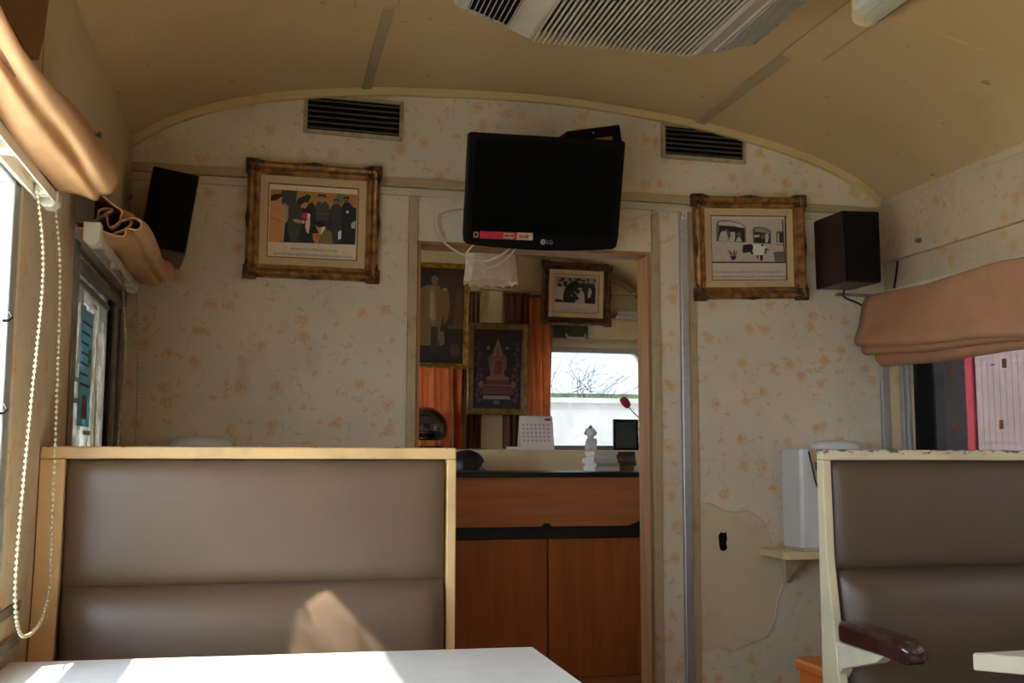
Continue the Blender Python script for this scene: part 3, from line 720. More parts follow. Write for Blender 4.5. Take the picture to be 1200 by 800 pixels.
# colour photograph, left
t = thing('framed_photograph', 'gilt framed colour photograph of uniformed people, left of the doorway', 'framed photograph', (.150, YW - .012, 1.969), rmat(.7, 3.6, .2))
pw, ph = ornate(t, .474, .420)
def q(*pts): return [((x - 82) / 800, (y - 88 - (x - 90) * .055) / 645) for x, y in pts]
def qe(cx, cy, rx, ry): return [q((cx + rx * math.cos(a * .449), cy + ry * math.sin(a * .449)))[0] for a in range(14)]
sk = (168, 122, 86)
P = [((196, 178, 150), rc(0, 0, 1, 1)), ((38, 34, 28), q((95, 138), (875, 180), (865, 635), (92, 605))), ((156, 108, 44), q((95, 138), (875, 180), (872, 300), (94, 330))),
     ((56, 56, 48), q((190, 142), (328, 150), (326, 300), (190, 300))), ((84, 92, 70), q((690, 172), (750, 175), (748, 260), (690, 255))),
     ((26, 26, 26), q((225, 330), (330, 330), (330, 605), (215, 605))), ((140, 128, 96), q((215, 260), (262, 290), (268, 380), (240, 440), (220, 430))),
     ((178, 124, 78), q((95, 250), (140, 235), (190, 245), (222, 300), (232, 430), (222, 604), (92, 604))), (sk, qe(168, 225, 32, 34)), ((30, 28, 24), q((98, 205), (130, 180), (195, 182), (192, 205), (140, 240), (102, 240))),
     ((150, 104, 62), q((100, 380), (222, 430), (222, 438), (100, 390))),
     ((28, 28, 26), q((380, 300), (470, 250), (520, 330), (520, 615), (375, 610))), (sk, qe(430, 215, 30, 36)), ((28, 28, 26), q((395, 210), (415, 180), (455, 190), (455, 225), (430, 205))),
     ((62, 58, 40), q((258, 265), (300, 245), (350, 260), (385, 330), (390, 420), (375, 480), (345, 604), (280, 600), (255, 500))), ((62, 66, 48), q((262, 480), (350, 490), (340, 604), (285, 600))), (sk, q((362, 255), (420, 245), (432, 280), (405, 308), (372, 300))), ((34, 40, 34), q((330, 250), (345, 215), (400, 195), (445, 215), (440, 250), (400, 255), (360, 285), (338, 275))),
     (sk, q((300, 400), (350, 408), (400, 420), (400, 440), (340, 440), (305, 425))), ((196, 170, 150), q((415, 420), (450, 380), (456, 450), (442, 535), (425, 520), (412, 470))), ((190, 24, 66), qe(412, 375, 34, 30)), ((228, 200, 196), q((430, 350), (455, 360), (448, 405), (430, 400))), ((212, 150, 160), qe(395, 430, 12, 16)),
     ((62, 58, 44), q((500, 270), (530, 245), (590, 245), (622, 280), (622, 420), (505, 420))), ((148, 104, 74), qe(556, 225, 27, 32)), ((48, 46, 36), q((512, 205), (525, 180), (585, 180), (597, 208), (555, 200))), ((86, 78, 58), q((510, 350), (615, 355), (615, 366), (510, 362))),
     ((46, 44, 38), q((640, 290), (665, 265), (710, 265), (735, 300), (735, 520), (720, 620), (650, 620))), ((120, 86, 60), qe(683, 245, 24, 28)), ((34, 32, 28), q((655, 240), (665, 220), (705, 222), (710, 245), (683, 232))),
     ((24, 26, 26), q((735, 290), (760, 250), (800, 250), (872, 330), (866, 632), (735, 620))), ((96, 70, 50), qe(775, 225, 26, 30)), ((20, 22, 22), q((742, 225), (760, 195), (800, 200), (806, 228), (772, 210))), ((176, 176, 168), q((775, 335), (795, 320), (802, 350), (780, 348))), ((176, 150, 130), q((822, 450), (850, 420), (868, 425), (862, 490), (830, 485))), ((196, 190, 178), q((708, 520), (738, 500), (738, 580), (710, 590))),
     ((20, 20, 22), q((500, 430), (560, 410), (600, 450), (590, 480), (500, 470))), (sk, q((498, 450), (530, 480), (580, 470), (598, 490), (570, 545), (540, 540))), ((214, 196, 176), q((560, 480), (595, 470), (575, 540), (550, 550))), ((110, 92, 44), q((545, 560), (590, 490), (650, 520), (665, 632), (550, 625))), ((184, 102, 54), q((480, 532), (545, 530), (545, 590), (485, 590))), (sk, q((485, 585), (540, 580), (538, 620), (505, 618)))]
prints(t, 'photo_print', pw, ph, -.004, [(tuple(min(235, int(x * 1.14 + 4)) for x in c), p) for c, p in P])
text_mesh('เสด็จพระราชทานเครื่องนุ่งห่ม แก่ราษฎร', 'caption_line', M['ink'], t, .006, -.098, -.0062, width=.165, height=.011)
text_mesh('เมื่อคราวเสด็จเยี่ยมราษฎร์ วันที่ ๒๒ พฤศจิกายน ๒๕๐๑ ณ โรงเรียนบ้านหัวหิน', 'caption_line', M['ink'], t, .004, -.117, -.0062, width=.275, height=.012)

# black and white photograph, right
t = thing('framed_photograph', 'gilt framed photograph of a cow by a train, right of the doorway', 'framed photograph', (1.819, YW - .015, 1.956), rmat(-.9, 4.4, -2.3))
pw, ph = ornate(t, .474, .412)
def q(*pts): return [((x - 45) / 890, (y - 108 - (x - 45) * .012) / 860) for x, y in pts]
def qe(cx, cy, rx, ry): return [q((cx + rx * math.cos(a * .449), cy + ry * math.sin(a * .449)))[0] for a in range(14)]
lg, dk, md = (190, 178, 160), (44, 38, 32), (110, 98, 84)
P = [((204, 192, 172), rc(0, 0, 1, 1)), (lg, q((50, 145), (905, 160), (925, 735), (60, 730))), (dk, q((50, 722), (928, 735), (928, 752), (52, 742))), (dk, q((900, 155), (914, 155), (932, 745), (920, 745))),
     (md, q((110, 215), (130, 175), (190, 165), (280, 172), (390, 205), (445, 240), (462, 280), (458, 470), (105, 445))), ((200, 188, 168), q((125, 220), (150, 185), (280, 185), (400, 220), (445, 260), (440, 290), (330, 245), (160, 235))), (dk, q((150, 240), (440, 270), (440, 460), (120, 440))), (md, q((185, 300), (250, 285), (260, 440), (200, 440))), (lg, q((130, 440), (150, 350), (190, 290), (215, 300), (240, 380), (240, 448), (185, 448))), (lg, q((240, 448), (275, 380), (270, 325), (330, 325), (330, 400), (320, 452))), (lg, q((335, 455), (355, 400), (385, 390), (410, 450))), (md, qe(375, 360, 28, 30)), (dk, qe(195, 300, 14, 18)),
     (md, q((540, 300), (555, 260), (620, 255), (700, 270), (765, 310), (762, 490), (545, 475))), ((150, 138, 120), q((560, 285), (640, 270), (745, 320), (740, 345), (570, 320))), (dk, q((560, 325), (750, 350), (745, 485), (560, 470))), (lg, q((550, 370), (620, 360), (625, 395), (560, 405))), (lg, q((690, 350), (730, 350), (735, 400), (720, 475), (690, 470))), (md, qe(660, 390, 24, 36)),
     (md, q((822, 330), (850, 315), (905, 318), (908, 480), (825, 470))), (dk, q((865, 340), (905, 340), (908, 470), (865, 470))), (lg, q((840, 350), (858, 350), (858, 470), (840, 470))), (md, q((820, 495), (910, 500), (910, 508), (820, 504))),
     (md, q((790, 600), (915, 590), (922, 735), (800, 730))), ((120, 110, 98), q((800, 680), (920, 670), (922, 735), (805, 730))),
     ((228, 220, 206), q((535, 500), (600, 490), (670, 505), (710, 550), (700, 600), (650, 640), (560, 640), (530, 600))), (dk, q((415, 540), (425, 500), (520, 490), (545, 520), (530, 590), (425, 612), (412, 580))), (dk, q((500, 590), (530, 580), (545, 630), (520, 630))), (dk, q((640, 490), (670, 500), (660, 530), (640, 510))), (dk, q((620, 640), (655, 640), (655, 715), (625, 715))), (dk, q((580, 640), (600, 640), (598, 700), (588, 690))), (md, q((680, 560), (710, 545), (700, 620), (672, 625))), (dk, q((680, 545), (740, 570), (720, 580), (685, 565))),
     (md, q((240, 560), (250, 565), (290, 615), (295, 640), (270, 640), (248, 600))), (md, q((300, 590), (315, 560), (325, 600), (318, 650), (300, 640))), (md, q((325, 610), (355, 570), (350, 600), (325, 650))), (dk, q((265, 650), (335, 640), (330, 690), (300, 705), (272, 690)))]
prints(t, 'photo_print', pw, ph, -.004, P)
text_mesh('ขบวนเสด็จประพาส หยุดพักระหว่างทาง ทรงทอดพระเนตรเห็นโค', 'caption_line', M['ink'], t, -.004, -.094, -.0062, width=.285, height=.0105)
text_mesh('เมื่อขบวนรถไฟเสด็จผ่านทุ่งนาของราษฎร วันที่ ๑๓ มกราคม ๒๕๐๒ จังหวัดพิจิตร', 'caption_line', M['ink'], t, .002, -.112, -.0062, width=.32, height=.0115)

# far compartment: black and white photograph
t = thing('framed_photograph', 'dark gilt framed black and white group photograph above the far window', 'framed photograph', (1.889, YE - .19, 2.162), rmat(-4, 2, 1.2))
pw, ph = ornate(t, .455, .404, True)
def q(*pts): return [((x - 40) / 765, (y - 85 - (x - 60) * .03) / 675) for x, y in pts]
def qe(cx, cy, rx, ry): return [q((cx + rx * math.cos(a * .449), cy + ry * math.sin(a * .449)))[0] for a in range(14)]
dk, md, lg = (34, 36, 34), (86, 80, 70), (180, 160, 140)
P = [((190, 168, 146), rc(0, 0, 1, 1)), ((150, 132, 112), q((75, 130), (755, 150), (745, 605), (70, 585))), (lg, q((80, 330), (120, 290), (200, 300), (215, 360), (200, 585), (80, 580))), (md, qe(130, 270, 26, 26)), (dk, qe(190, 175, 34, 32)), (dk, qe(150, 205, 20, 22)), (dk, q((105, 250), (170, 260), (180, 310), (120, 310))), (dk, q((200, 210), (270, 215), (260, 320), (215, 300))),
     (dk, q((205, 590), (210, 420), (260, 300), (330, 230), (420, 190), (480, 250), (490, 420), (470, 590))), (dk, q((395, 160), (500, 150), (505, 200), (410, 200))), (dk, q((300, 150), (330, 150), (330, 210), (300, 210))), (md, qe(350, 215, 26, 22)), (dk, q((480, 240), (590, 240), (720, 250), (750, 330), (745, 605), (580, 600), (560, 420), (490, 330))), (md, qe(540, 205, 34, 24)), (dk, qe(545, 190, 34, 14)), (dk, qe(622, 185, 18, 34)), (dk, qe(738, 185, 15, 22)), (lg, q((445, 330), (520, 325), (530, 345), (450, 350))), (lg, q((405, 590), (420, 550), (480, 520), (370, 370), (390, 385), (455, 450), (490, 380), (545, 395), (565, 480), (570, 596))), (dk, q((400, 525), (470, 515), (430, 550), (400, 552))), (lg, q((620, 440), (640, 320), (665, 330), (690, 400), (660, 500), (625, 510))), ((140, 134, 124), qe(345, 462, 16, 16)), (dk, q((72, 530), (195, 540), (195, 585), (72, 580)))]
prints(t, 'photo_print', pw, ph, -.004, P)
text_mesh('ทรงพระดำเนินเยี่ยมราษฎร ณ สถานีรถไฟ', 'caption_line', M['ink'], t, -.005, -.098, -.0062, width=.16, height=.008)
text_mesh('เมื่อครั้งเสด็จพระราชดำเนินประพาสภาคเหนือ วันที่ ๒๗ กุมภาพันธ์', 'caption_line', M['ink'], t, -.004, -.114, -.0062, width=.27, height=.008)

# seated figure poster (plain generic)
def flat_frame(t, w, h, mat, prof):
    mb = MB(); mitre_frame(mb, w, h, prof); mb.build('frame', mat, t, smooth=True, angle=30)
    i = prof[-1][0]; mb = MB(); mb.box(-w / 2 + .006, w / 2 - .006, -.0035, -.0005, -h / 2 + .006, h / 2 - .006); mb.build('backing_board', M['brownwood'], t)
    return w - 2 * i, h - 2 * i
t = thing('framed_picture', 'flat gold framed poster of a seated pink figure between the curtains', 'framed picture', (1.394, YE - .15, 1.682), rmat(-4, 3, .4))
pw, ph = flat_frame(t, .376, .566, M['gilt_f'], [(0, 0), (0, -.018), (.006, -.022), (.014, -.018), (.03, -.014), (.036, -.016), (.04, -.012), (.04, 0)])
bg, pk, pk2, cr = (30, 32, 38), (150, 92, 82), (124, 50, 54), (164, 140, 118)
P = [((48, 32, 34), rc(0, 0, 1, 1)), (bg, rc(.04, .1, .96, .98)), ((66, 36, 36), rc(.04, .02, .96, .1))]
for s in (-1, 1):
    for k in range(12): P.append(((88 + k % 3 * 14, 62, 66), el(.5 + s * (.40 + .03 * math.sin(k * 2.1)), .18 + k * .065, .045, .03, 8)))
P += [((120, 92, 74), [(.5, .09), (.56, .2), (.62, .3), (.70, .36), (.68, .52), (.32, .52), (.30, .36), (.38, .3), (.44, .2)]), (bg, [(.5, .17), (.57, .28), (.57, .36), (.43, .36), (.43, .28)]), (cr, [(.5, .13), (.56, .23), (.585, .34), (.55, .35), (.5, .2), (.45, .35), (.415, .34), (.44, .23)]),
      (pk, el(.5, .30, .05, .05)), (pk, [(.45, .35), (.55, .35), (.62, .40), (.64, .52), (.66, .60), (.34, .60), (.36, .52), (.38, .40)]), (pk2, [(.44, .40), (.58, .40), (.60, .56), (.42, .58)]), (pk, [(.24, .615), (.40, .575), (.60, .575), (.76, .615), (.70, .645), (.30, .645)]), (pk2, [(.24, .65), (.76, .65), (.72, .70), (.28, .70)]), (pk, [(.22, .70), (.78, .70), (.80, .72), (.20, .72)]), (pk2, [(.20, .73), (.80, .73), (.86, .82), (.14, .82)]), ((112, 70, 60), [(.16, .78), (.84, .78), (.84, .80), (.16, .80)]), (cr, [(.22, .84), (.76, .84), (.78, .885), (.20, .885)]), ((120, 104, 92), [(.42, .90), (.56, .90), (.54, .95), (.44, .95)])]
for s in (-1, 1): P += [(cr, el(.5 + s * .2, .235, .032, .022, 8)), (pk, el(.5 + s * .34, .70, .05, .05, 8)), (pk2, el(.5 + s * .33, .60, .035, .04, 8))]
prints(t, 'poster_print', pw, ph, -.004, [(tuple(int(x * .8) for x in c), p) for c, p in P])
# standing portrait (plain generic)
t = thing('framed_picture', 'yellow gilt framed full length portrait just inside the doorway on the left', 'framed picture', (.948, 6.02, 1.958), rmat(-2, 4, .6))
pw, ph = flat_frame(t, .40, .61, M['gilt_y'], [(0, 0), (0, -.020), (.004, -.028), (.011, -.03), (.017, -.022), (.02, -.018), (.026, -.02), (.03, -.012), (.03, 0)])
mb = MB()
for k in range(46): mb.ball((.20 - .0235, -.021, -.29 + k * .0129), .0045, 6, 4)
tag(mb.build('beading', M['gilt_y'], t, smooth=True), 'row of small gilt beads')
ur, uk = (150, 118, 66), (70, 46, 32)
P = [((66, 44, 32), rc(0, 0, 1, 1)), ((84, 56, 38), rc(.45, .0, 1, .5)), ((44, 32, 26), rc(0, .62, 1, 1)), ((30, 30, 30), rc(0, .8, .62, 1)), (ur, [(.18, .24), (.36, .18), (.54, .18), (.64, .25), (.66, .45), (.60, .62), (.58, .82), (.22, .82), (.16, .5)]), ((176, 146, 92), [(.40, .2), (.50, .2), (.52, .55), (.46, .60), (.40, .5)]), (uk, [(.44, .62), (.56, .62), (.56, .9), (.44, .9)]), ((206, 178, 126), [(.41, .25), (.46, .25), (.50, .54), (.42, .54)]), ((162, 116, 82), el(.48, .12, .06, .065)), ((26, 20, 18), [(.40, .10), (.44, .05), (.52, .05), (.55, .1), (.48, .075)]), ((190, 160, 110), el(.66, .225, .045, .02)), (ur, [(.60, .26), (.72, .24), (.76, .40), (.72, .55), (.66, .6), (.64, .42)]), ((116, 76, 50), [(.86, .20), (.96, .24), (.98, .6), (.82, .62), (.84, .35)]), ((124, 86, 50), rc(.72, .60, 1, .635)), ((104, 66, 44), el(.86, .86, .09, .07)), ((160, 124, 70), [(.58, .68), (.66, .66), (.68, .8), (.6, .82)])]
prints(t, 'portrait_print', pw, ph, -.004, [(tuple(int(x * .72) for x in c), p) for c, p in P])

# ------------------------------------------------------------------ television, box, speakers, cables
t = thing('television', 'black flat screen television on a bracket tilted down above the doorway', 'television', (.916, 3.42, 2.04), rmat(.4, 17.5, -.9))
W, H = .550, .388
out = [(-W / 2 + .018, -H / 2 + .012)]
for k in range(11):
    u = k / 10; out.append((-W / 2 + .018 + u * (W - .036), -H / 2 + .012 - .012 * math.sin(math.pi * u)))
out = [(-W / 2 + .004, -H / 2 + .02)] + out + [(W / 2 - .004, -H / 2 + .02), (W / 2, -H / 2 + .05), (W / 2, H / 2 - .008), (W / 2 - .008, H / 2), (-W / 2 + .008, H / 2), (-W / 2, H / 2 - .008), (-W / 2, -H / 2 + .05)]
mb = MB(); mb.prism(out, 1, 0, .035); mb.build('bezel', M['black'], t, bevel=.004)
mb = MB(); mb.prism([(-.2, -.13), (.2, -.13), (.22, -.1), (.22, .12), (.19, .15), (-.19, .15), (-.22, .12), (-.22, -.1)], 1, .0352, .07); mb.build('rear_housing', M['black'], t, bevel=.01)
mb = MB(); mb.box(-W / 2 + .022, W / 2 - .022, -.0015, -.0001, -H / 2 + .052, H / 2 - .022); mb.build('screen', M['screen'], t)
x0, x1, zz, hh = -W / 2 + .032, -W / 2 + .242, -H / 2 + .047, .0125
mb = MB(); mb.use(M['red']).box(x0 + .022, x0 + .185, -.0023, -.0016, zz - hh, zz + hh); mb.use(M['stick']).box(x0 + .105, x0 + .14, -.0027, -.0024, zz - hh * .7, zz + hh * .7); mb.use(M['stick']).box(x0 + .152, x1 - .002, -.0027, -.0024, zz - hh, zz + hh)
mb.use(M['dark'])
for a in (.108, .114, .12, .127, .133): mb.box(x0 + a, x0 + a + .004, -.0031, -.0028, zz - hh * .35, zz + hh * .35)
for a in (.160, .168, .177, .186): mb.use(M['red'] if a < .18 else M['gilt_d']).box(x0 + a, x0 + a + .006, -.0031, -.0028, zz - hh * .5, zz + hh * .4)
mb.use(M['vent']).box(x0, x0 + .017, -.0023, -.0016, zz - hh * .8, zz + hh * .8); mb.use(M['dark']).box(x0 + .004, x0 + .012, -.0027, -.0024, zz - hh * .4, zz + hh * .45)
tag(mb.build('sticker', None, t), 'red and white sticker along the lower left of the screen')
mb = MB(); lx, lz = .003, -H / 2 + .030
mb.lathe([(.0095, 0), (.0095, .0008)], (0, 0, 0), 24); o = mb.build('logo_disc', M['logo'], t); o.location = (lx, -.0001, lz); o.rotation_euler = (R(90), 0, 0); tag(o, 'round grey logo')
mb = MB(); mb.box(-.0012, .0002, -.0013, -.0009, -.004, .004); mb.box(-.0012, .003, -.0013, -.0009, -.004, -.0028); mb.box(.003, .0065, -.0013, -.0009, -.0005, .0006); mb.ball((-.0045, -.0009, .003), .0013, 6, 4, (1, .3, 1)); o2 = mb.build('logo_face', M['black'], o); o2.rotation_euler = (R(-90), 0, 0)
o2.location = (0, 0, 0)
text_mesh('LG', 'logo_letters', M['logo'], t, lx + .024, lz, -.0006, height=.013)
mb = MB(); mb.obox((0, .085, -.02), (.05, .015, .05)); mb.obox((0, .19, -.075), (.018, .10, .018), Matrix.Rotation(R(-17), 3, 'X')); mb.obox((.02, .16, .105), (.05, .085, .004), Matrix.Rotation(R(-17), 3, 'X')); mb.obox((.02, .10, .06), (.02, .006, .05), Matrix.Rotation(R(-17), 3, 'X')); mb.build('wall_bracket', M['black'], t, bevel=.002)
mb = MB((.916, YW - .02, 1.93)); mb.box(.87, .97, YW - .03, YW - .0185, 1.96, 2.08); o = mb.build('bracket_plate', M['black'], None); o.parent = t; o.matrix_parent_inverse = Matrix.Identity(4)
m = t.rotation_euler.to_matrix().to_4x4(); m.translation = t.location; o.matrix_basis = m.inverted() @ Matrix.Translation((.916, YW - .02, 1.93))
t = thing('set_top_box', 'small black receiver box perched crookedly behind the television top', 'receiver box', (1.121, 3.56, 2.290), rmat(0, 6, -11))
mb = MB(); mb.box(-.101, .101, -.055, .07, -.03, .03); mb.build('casing', M['black'], t, bevel=.004)
mb = MB(); mb.ball((-.002, -.056, .012), .004, 8, 6); tag(mb.build('indicator_button', M['alu_d'], t), 'pale round button')
mb = MB(); mb.box(-.0, .065, -.0562, -.0552, -.02, -.008); tag(mb.build('label_sticker', M['gilt_y'], t), 'yellow label')

def speaker(label, loc, rot, side, br):
    t = thing('speaker', label, 'speaker', loc, rot)
    w, d, h = .146, .225, .268
    mb = MB(); mb.box(-w / 2, w / 2, .004, d, -h / 2, h / 2); mb.build('cabinet', side, t, bevel=.002)
    mb = MB(); mb.box(-w / 2 + .003, w / 2 - .003, -.010, .0038, -h / 2 + .003, h / 2 - .003); mb.build('grille', M['grille_blk'], t, bevel=.005)
    mb = MB(); mb.box(*br); mb.build('bracket', M['alu_d'], t); return t
s1 = speaker('black speaker hung crookedly in the left corner by the window', (-.314, 3.485, 1.930), rmat(9, -3, 7.8), M['spk_l'], (-.03, .03, .226, .232, -.05, .05))
s2 = speaker('black speaker mounted upright in the right corner above the brown blind', (2.145, 3.465, 1.926), rmat(-2, 1.5, -1.2), M['spk'], (-.03, .03, .226, .24, -.05, .05))
mb = MB(s2.location); 
mb = MB((2.25, 3.6, 1.8)); mb.box(2.18, 2.376, 3.696, 3.722, 1.780, 1.789); mb.box(2.345, 2.376, 3.696, 3.722, 1.74, 1.7795); tag(mb.build('speaker_shelf', M['alu_d'], None), 'small grey metal bracket under the right corner speaker', 'bracket')
def spline(pts, n=8):
    P = [Vector(p) for p in pts]; out = []
    for i in range(len(P) - 1):
        a, b, c, d = P[max(i - 1, 0)], P[i], P[i + 1], P[min(i + 2, len(P) - 1)]
        for k in range(n):
            u = k / n; out.append(.5 * (2 * b + (c - a) * u + (2 * a - 5 * b + 4 * c - d) * u * u + (3 * b - a - 3 * c + d) * u ** 3))
    out.append(P[-1]); return out
def cord(name, pts, r, mat, label, cat='cable'):
    mb = MB(pts[0]); mb.tube(spline(pts), r, 8); return tag(mb.build(name, mat, None, smooth=True), label, cat)
cord('power_cord', [(.72, 3.60, 2.02), (.66, 3.68, 2.035), (.60, 3.715, 2.02), (.585, 3.715, 1.975), (.615, 3.71, 1.915), (.69, 3.70, 1.868), (.76, 3.68, 1.848), (.82, 3.62, 1.87), (.86, 3.56, 1.92)], .0036, M['whitecord'], 'white cable looping out from the left side of the television')
cord('power_cord', [(.75, 3.58, 1.93), (.70, 3.66, 1.885), (.692, 3.68, 1.85), (.735, 3.68, 1.822), (.79, 3.67, 1.828), (.84, 3.64, 1.86), (.88, 3.58, 1.92)], .0032, M['whitecord'], 'white cable sagging in a loop below the television')
cord('aerial_cord', [(1.14, 3.55, 2.06), (1.24, 3.68, 2.03), (1.33, 3.72, 2.04), (1.43, 3.725, 2.075), (1.50, 3.722, 2.098), (1.56, 3.725, 2.104)], .0035, M['whitecord'], 'thin pale cable from the television up to the wall rail')
def adopt(o, p):
    m = p.rotation_euler.to_matrix().to_4x4(); m.translation = p.location
    w = Matrix.Translation(o.location); o.parent = p; o.matrix_basis = m.inverted() @ w
for pts, lab in (([(2.16, 3.62, 1.786), (2.19, 3.68, 1.776), (2.24, 3.735, 1.772), (2.29, 3.735, 1.755), (2.32, 3.735, 1.735), (2.36, 3.735, 1.70)], 'thin black wire'), ([(XR - .006, 3.642, 1.915), (XR - .006, 3.652, 1.87), (XR - .006, 3.675, 1.80), (XR - .006, 3.69, 1.74)], 'thin black wire')):
    mb = MB(pts[0]); mb.tube(spline(pts), .004, 8); o = mb.build('speaker_cord', M['blackcord'], None, smooth=True); adopt(o, s2)
mb = MB((1.55, YW - .023, 2.07)); mb.box(1.539, 1.562, YW - .0235, YW - .0225, 2.055, 2.085); o = mb.build('number_sticker', M['paper'], None); tag(o, 'tiny white sticker at the top of the pale metal strip', 'sticker')
o2 = text_mesh('N.', 'sticker_letters', M['red'], o, -.002, 0, -.0008, height=.018)

# ------------------------------------------------------------------ roman blinds
def ss(a, b, x):
    u = max(0, min(1, (x - a) / (b - a))); return u * u * (3 - 2 * u)
def bundle(name, label, ya, yb, sa, sb, za, dx, chain, seed):
    """cloth blind drawn up into a bundle over its white head rail (left wall)"""
    t = thing(name, label, 'blind', (XL, (ya + yb) / 2, 1.70), group='tan roman blinds on the left wall'); rd = random.Random(seed)
    prof = [(-.466, 1.90), (-.430, 1.895), (-.392, 1.858), (-.356, 1.818), (-.325, 1.775), (-.308, 1.735), (-.318, 1.70), (-.345, 1.680), (-.375, 1.682), (-.405, 1.684), (-.435, 1.682), (-.455, 1.690)]
    P = spline([(x, 0, z) for x, z in prof], 8)
    ph = [rd.uniform(0, 6.28) for _ in range(6)]
    def pt(q, v, u=0):
        y = ya + (yb - ya) * v; s = (sa + (sb - sa) * v if sa > .4 else max(.24, 1 - 1.42 * (1 - v))) + .03 * math.sin(v * 9 + ph[0])
        x = -.466 + (q.x + .466) * (.80 + .20 * min(1.05, s) + .05 * math.sin(v * 7 + ph[1])); z = za + (q.z - 1.68) * s + .006 * math.sin(v * 13 + ph[2] + q.x * 40)
        d = math.exp(-((q.z - 1.800) / .014) ** 2) * (q.x > -.40) * .034 * (.4 + .6 * math.sin(v * 5 + ph[3]) ** 2); x -= d; z -= d * .8
        d2 = math.exp(-((u - .60) / .035) ** 2) * .020 * (.75 + .25 * math.sin(v * 17)); x -= d2 * .75; z += d2 * .9
        return (max(x + dx * (q.x > -.45), XL + .018), y, z)
    mb = MB(t.location); mb.open = True; n = len(P) - 1
    mb.grid(lambda u, v: pt(P[round(u * n)], v, u), n, 60); f = mb.build('cloth', M['blind'], t, smooth=True, solid=.004, angle=180)
    inn = spline([(-.380, 0, 1.69), (-.335, 0, 1.74), (-.352, 0, 1.785), (-.372, 0, 1.745), (-.392, 0, 1.72), (-.40, 0, 1.79), (-.385, 0, 1.825), (-.418, 0, 1.80), (-.425, 0, 1.74), (-.455, 0, 1.72)], 4); n2 = len(inn) - 1
    mb = MB(t.location); mb.open = True
    def pin(u, v):
        a = pt(inn[round(u * n2)], v); return (a[0], ya - .004 + (yb - ya) * v, a[2])
    mb.grid(pin, n2, 24); mb.build('inner_fold', M['blind_lin'], t, smooth=True, solid=.003, angle=180)
    # head rail: open channel seen from below with clips
    x0, x1, z = -.452 + dx, -.419 + dx, za - .026
    mb = MB(t.location); mb.box(x0, x0 + .004, ya - .02, yb - .02, z, z + .026); mb.box(x1 - .004, x1, ya - .02, yb - .02, z, z + .026); mb.box(x0, x1, ya - .02, yb - .02, z + .022, z + .026)
    hr = mb.build('head_rail', M['rail'], t)
    y = yb - .12
    while y > ya + .03:
        mb = MB(t.location); mb.box(x0 + .0045, x1 - .0045, y, y + .035, z + .002, z + .021); mb.build('rail_clip', M['rail'], hr, bevel=.003); y -= .30
    mb = MB(t.location); cy = yb - .02
    mb.prism([(x0 - .003, z + .027), (x0 - .003, z + .004), (x0 + .008, z - .008), (x1 - .008, z - .008), (x1 + .003, z + .004), (x1 + .003, z + .027)], 1, cy - .03, cy + .015); mb.build('chain_housing', M['rail'], hr, bevel=.003)
    mb = MB(t.location); mb.prism([(x0 - .003, z + .045), (x0 - .003, z), (x0 + .01, z - .012), (x1 - .008, z - .012), (x1 + .003, z), (x1 + .003, z + .045)], 1, ya - .035, ya + .01); mb.build('rail_end_cap', M['rail'], hr, bevel=.003)
    C = spline(chain, 10); L = [0]
    for a, b in zip(C, C[1:]): L.append(L[-1] + (b - a).length)
    mb = MB(t.location); d = 0; i = 0; step = .0112; path = []
    while d < L[-1]:
        while L[i + 1] < d: i += 1
        p = C[i].lerp(C[i + 1], (d - L[i]) / max(1e-6, L[i + 1] - L[i])); path.append(p); mb.ball(p, .0040, 6, 4); d += step
    mb.tube(path, .0010, 4); tag(mb.build('bead_chain', M['bead'], t, smooth=True), 'long looped ivory bead chain')
    return t
cx = -.417
bundle('roman_blind', 'tan cloth blind bundled over the nearest left window with a long bead chain', .75, 2.285, .30, 1.0, 1.678, 0,
       [(cx - .02, 2.150, 1.655), (cx, 2.138, 1.493), (cx, 2.088, 1.231), (cx, 2.041, .988), (cx, 2.046, .888), (cx, 2.09, .833), (cx, 2.16, .815), (cx, 2.25, .818), (cx, 2.31, .838), (cx, 2.36, .886), (cx, 2.350, .963), (cx, 2.335, 1.241), (cx, 2.302, 1.523), (cx - .01, 2.272, 1.655)], 1)
bundle('roman_blind', 'tan cloth blind bundled over the farther left window with the blue notice', 2.665, 3.450, .45, .72, 1.682, .024,
       [(cx, 3.255, 1.665), (cx + .020, 3.225, 1.45), (cx + .022, 3.145, 1.18), (cx + .022, 3.12, .98), (cx + .022, 3.20, .90), (cx + .022, 3.35, .90), (cx + .022, 3.50, .98), (cx + .022, 3.53, 1.18), (cx + .022, 3.52, 1.445), (cx + .014, 3.47, 1.66)], 2)
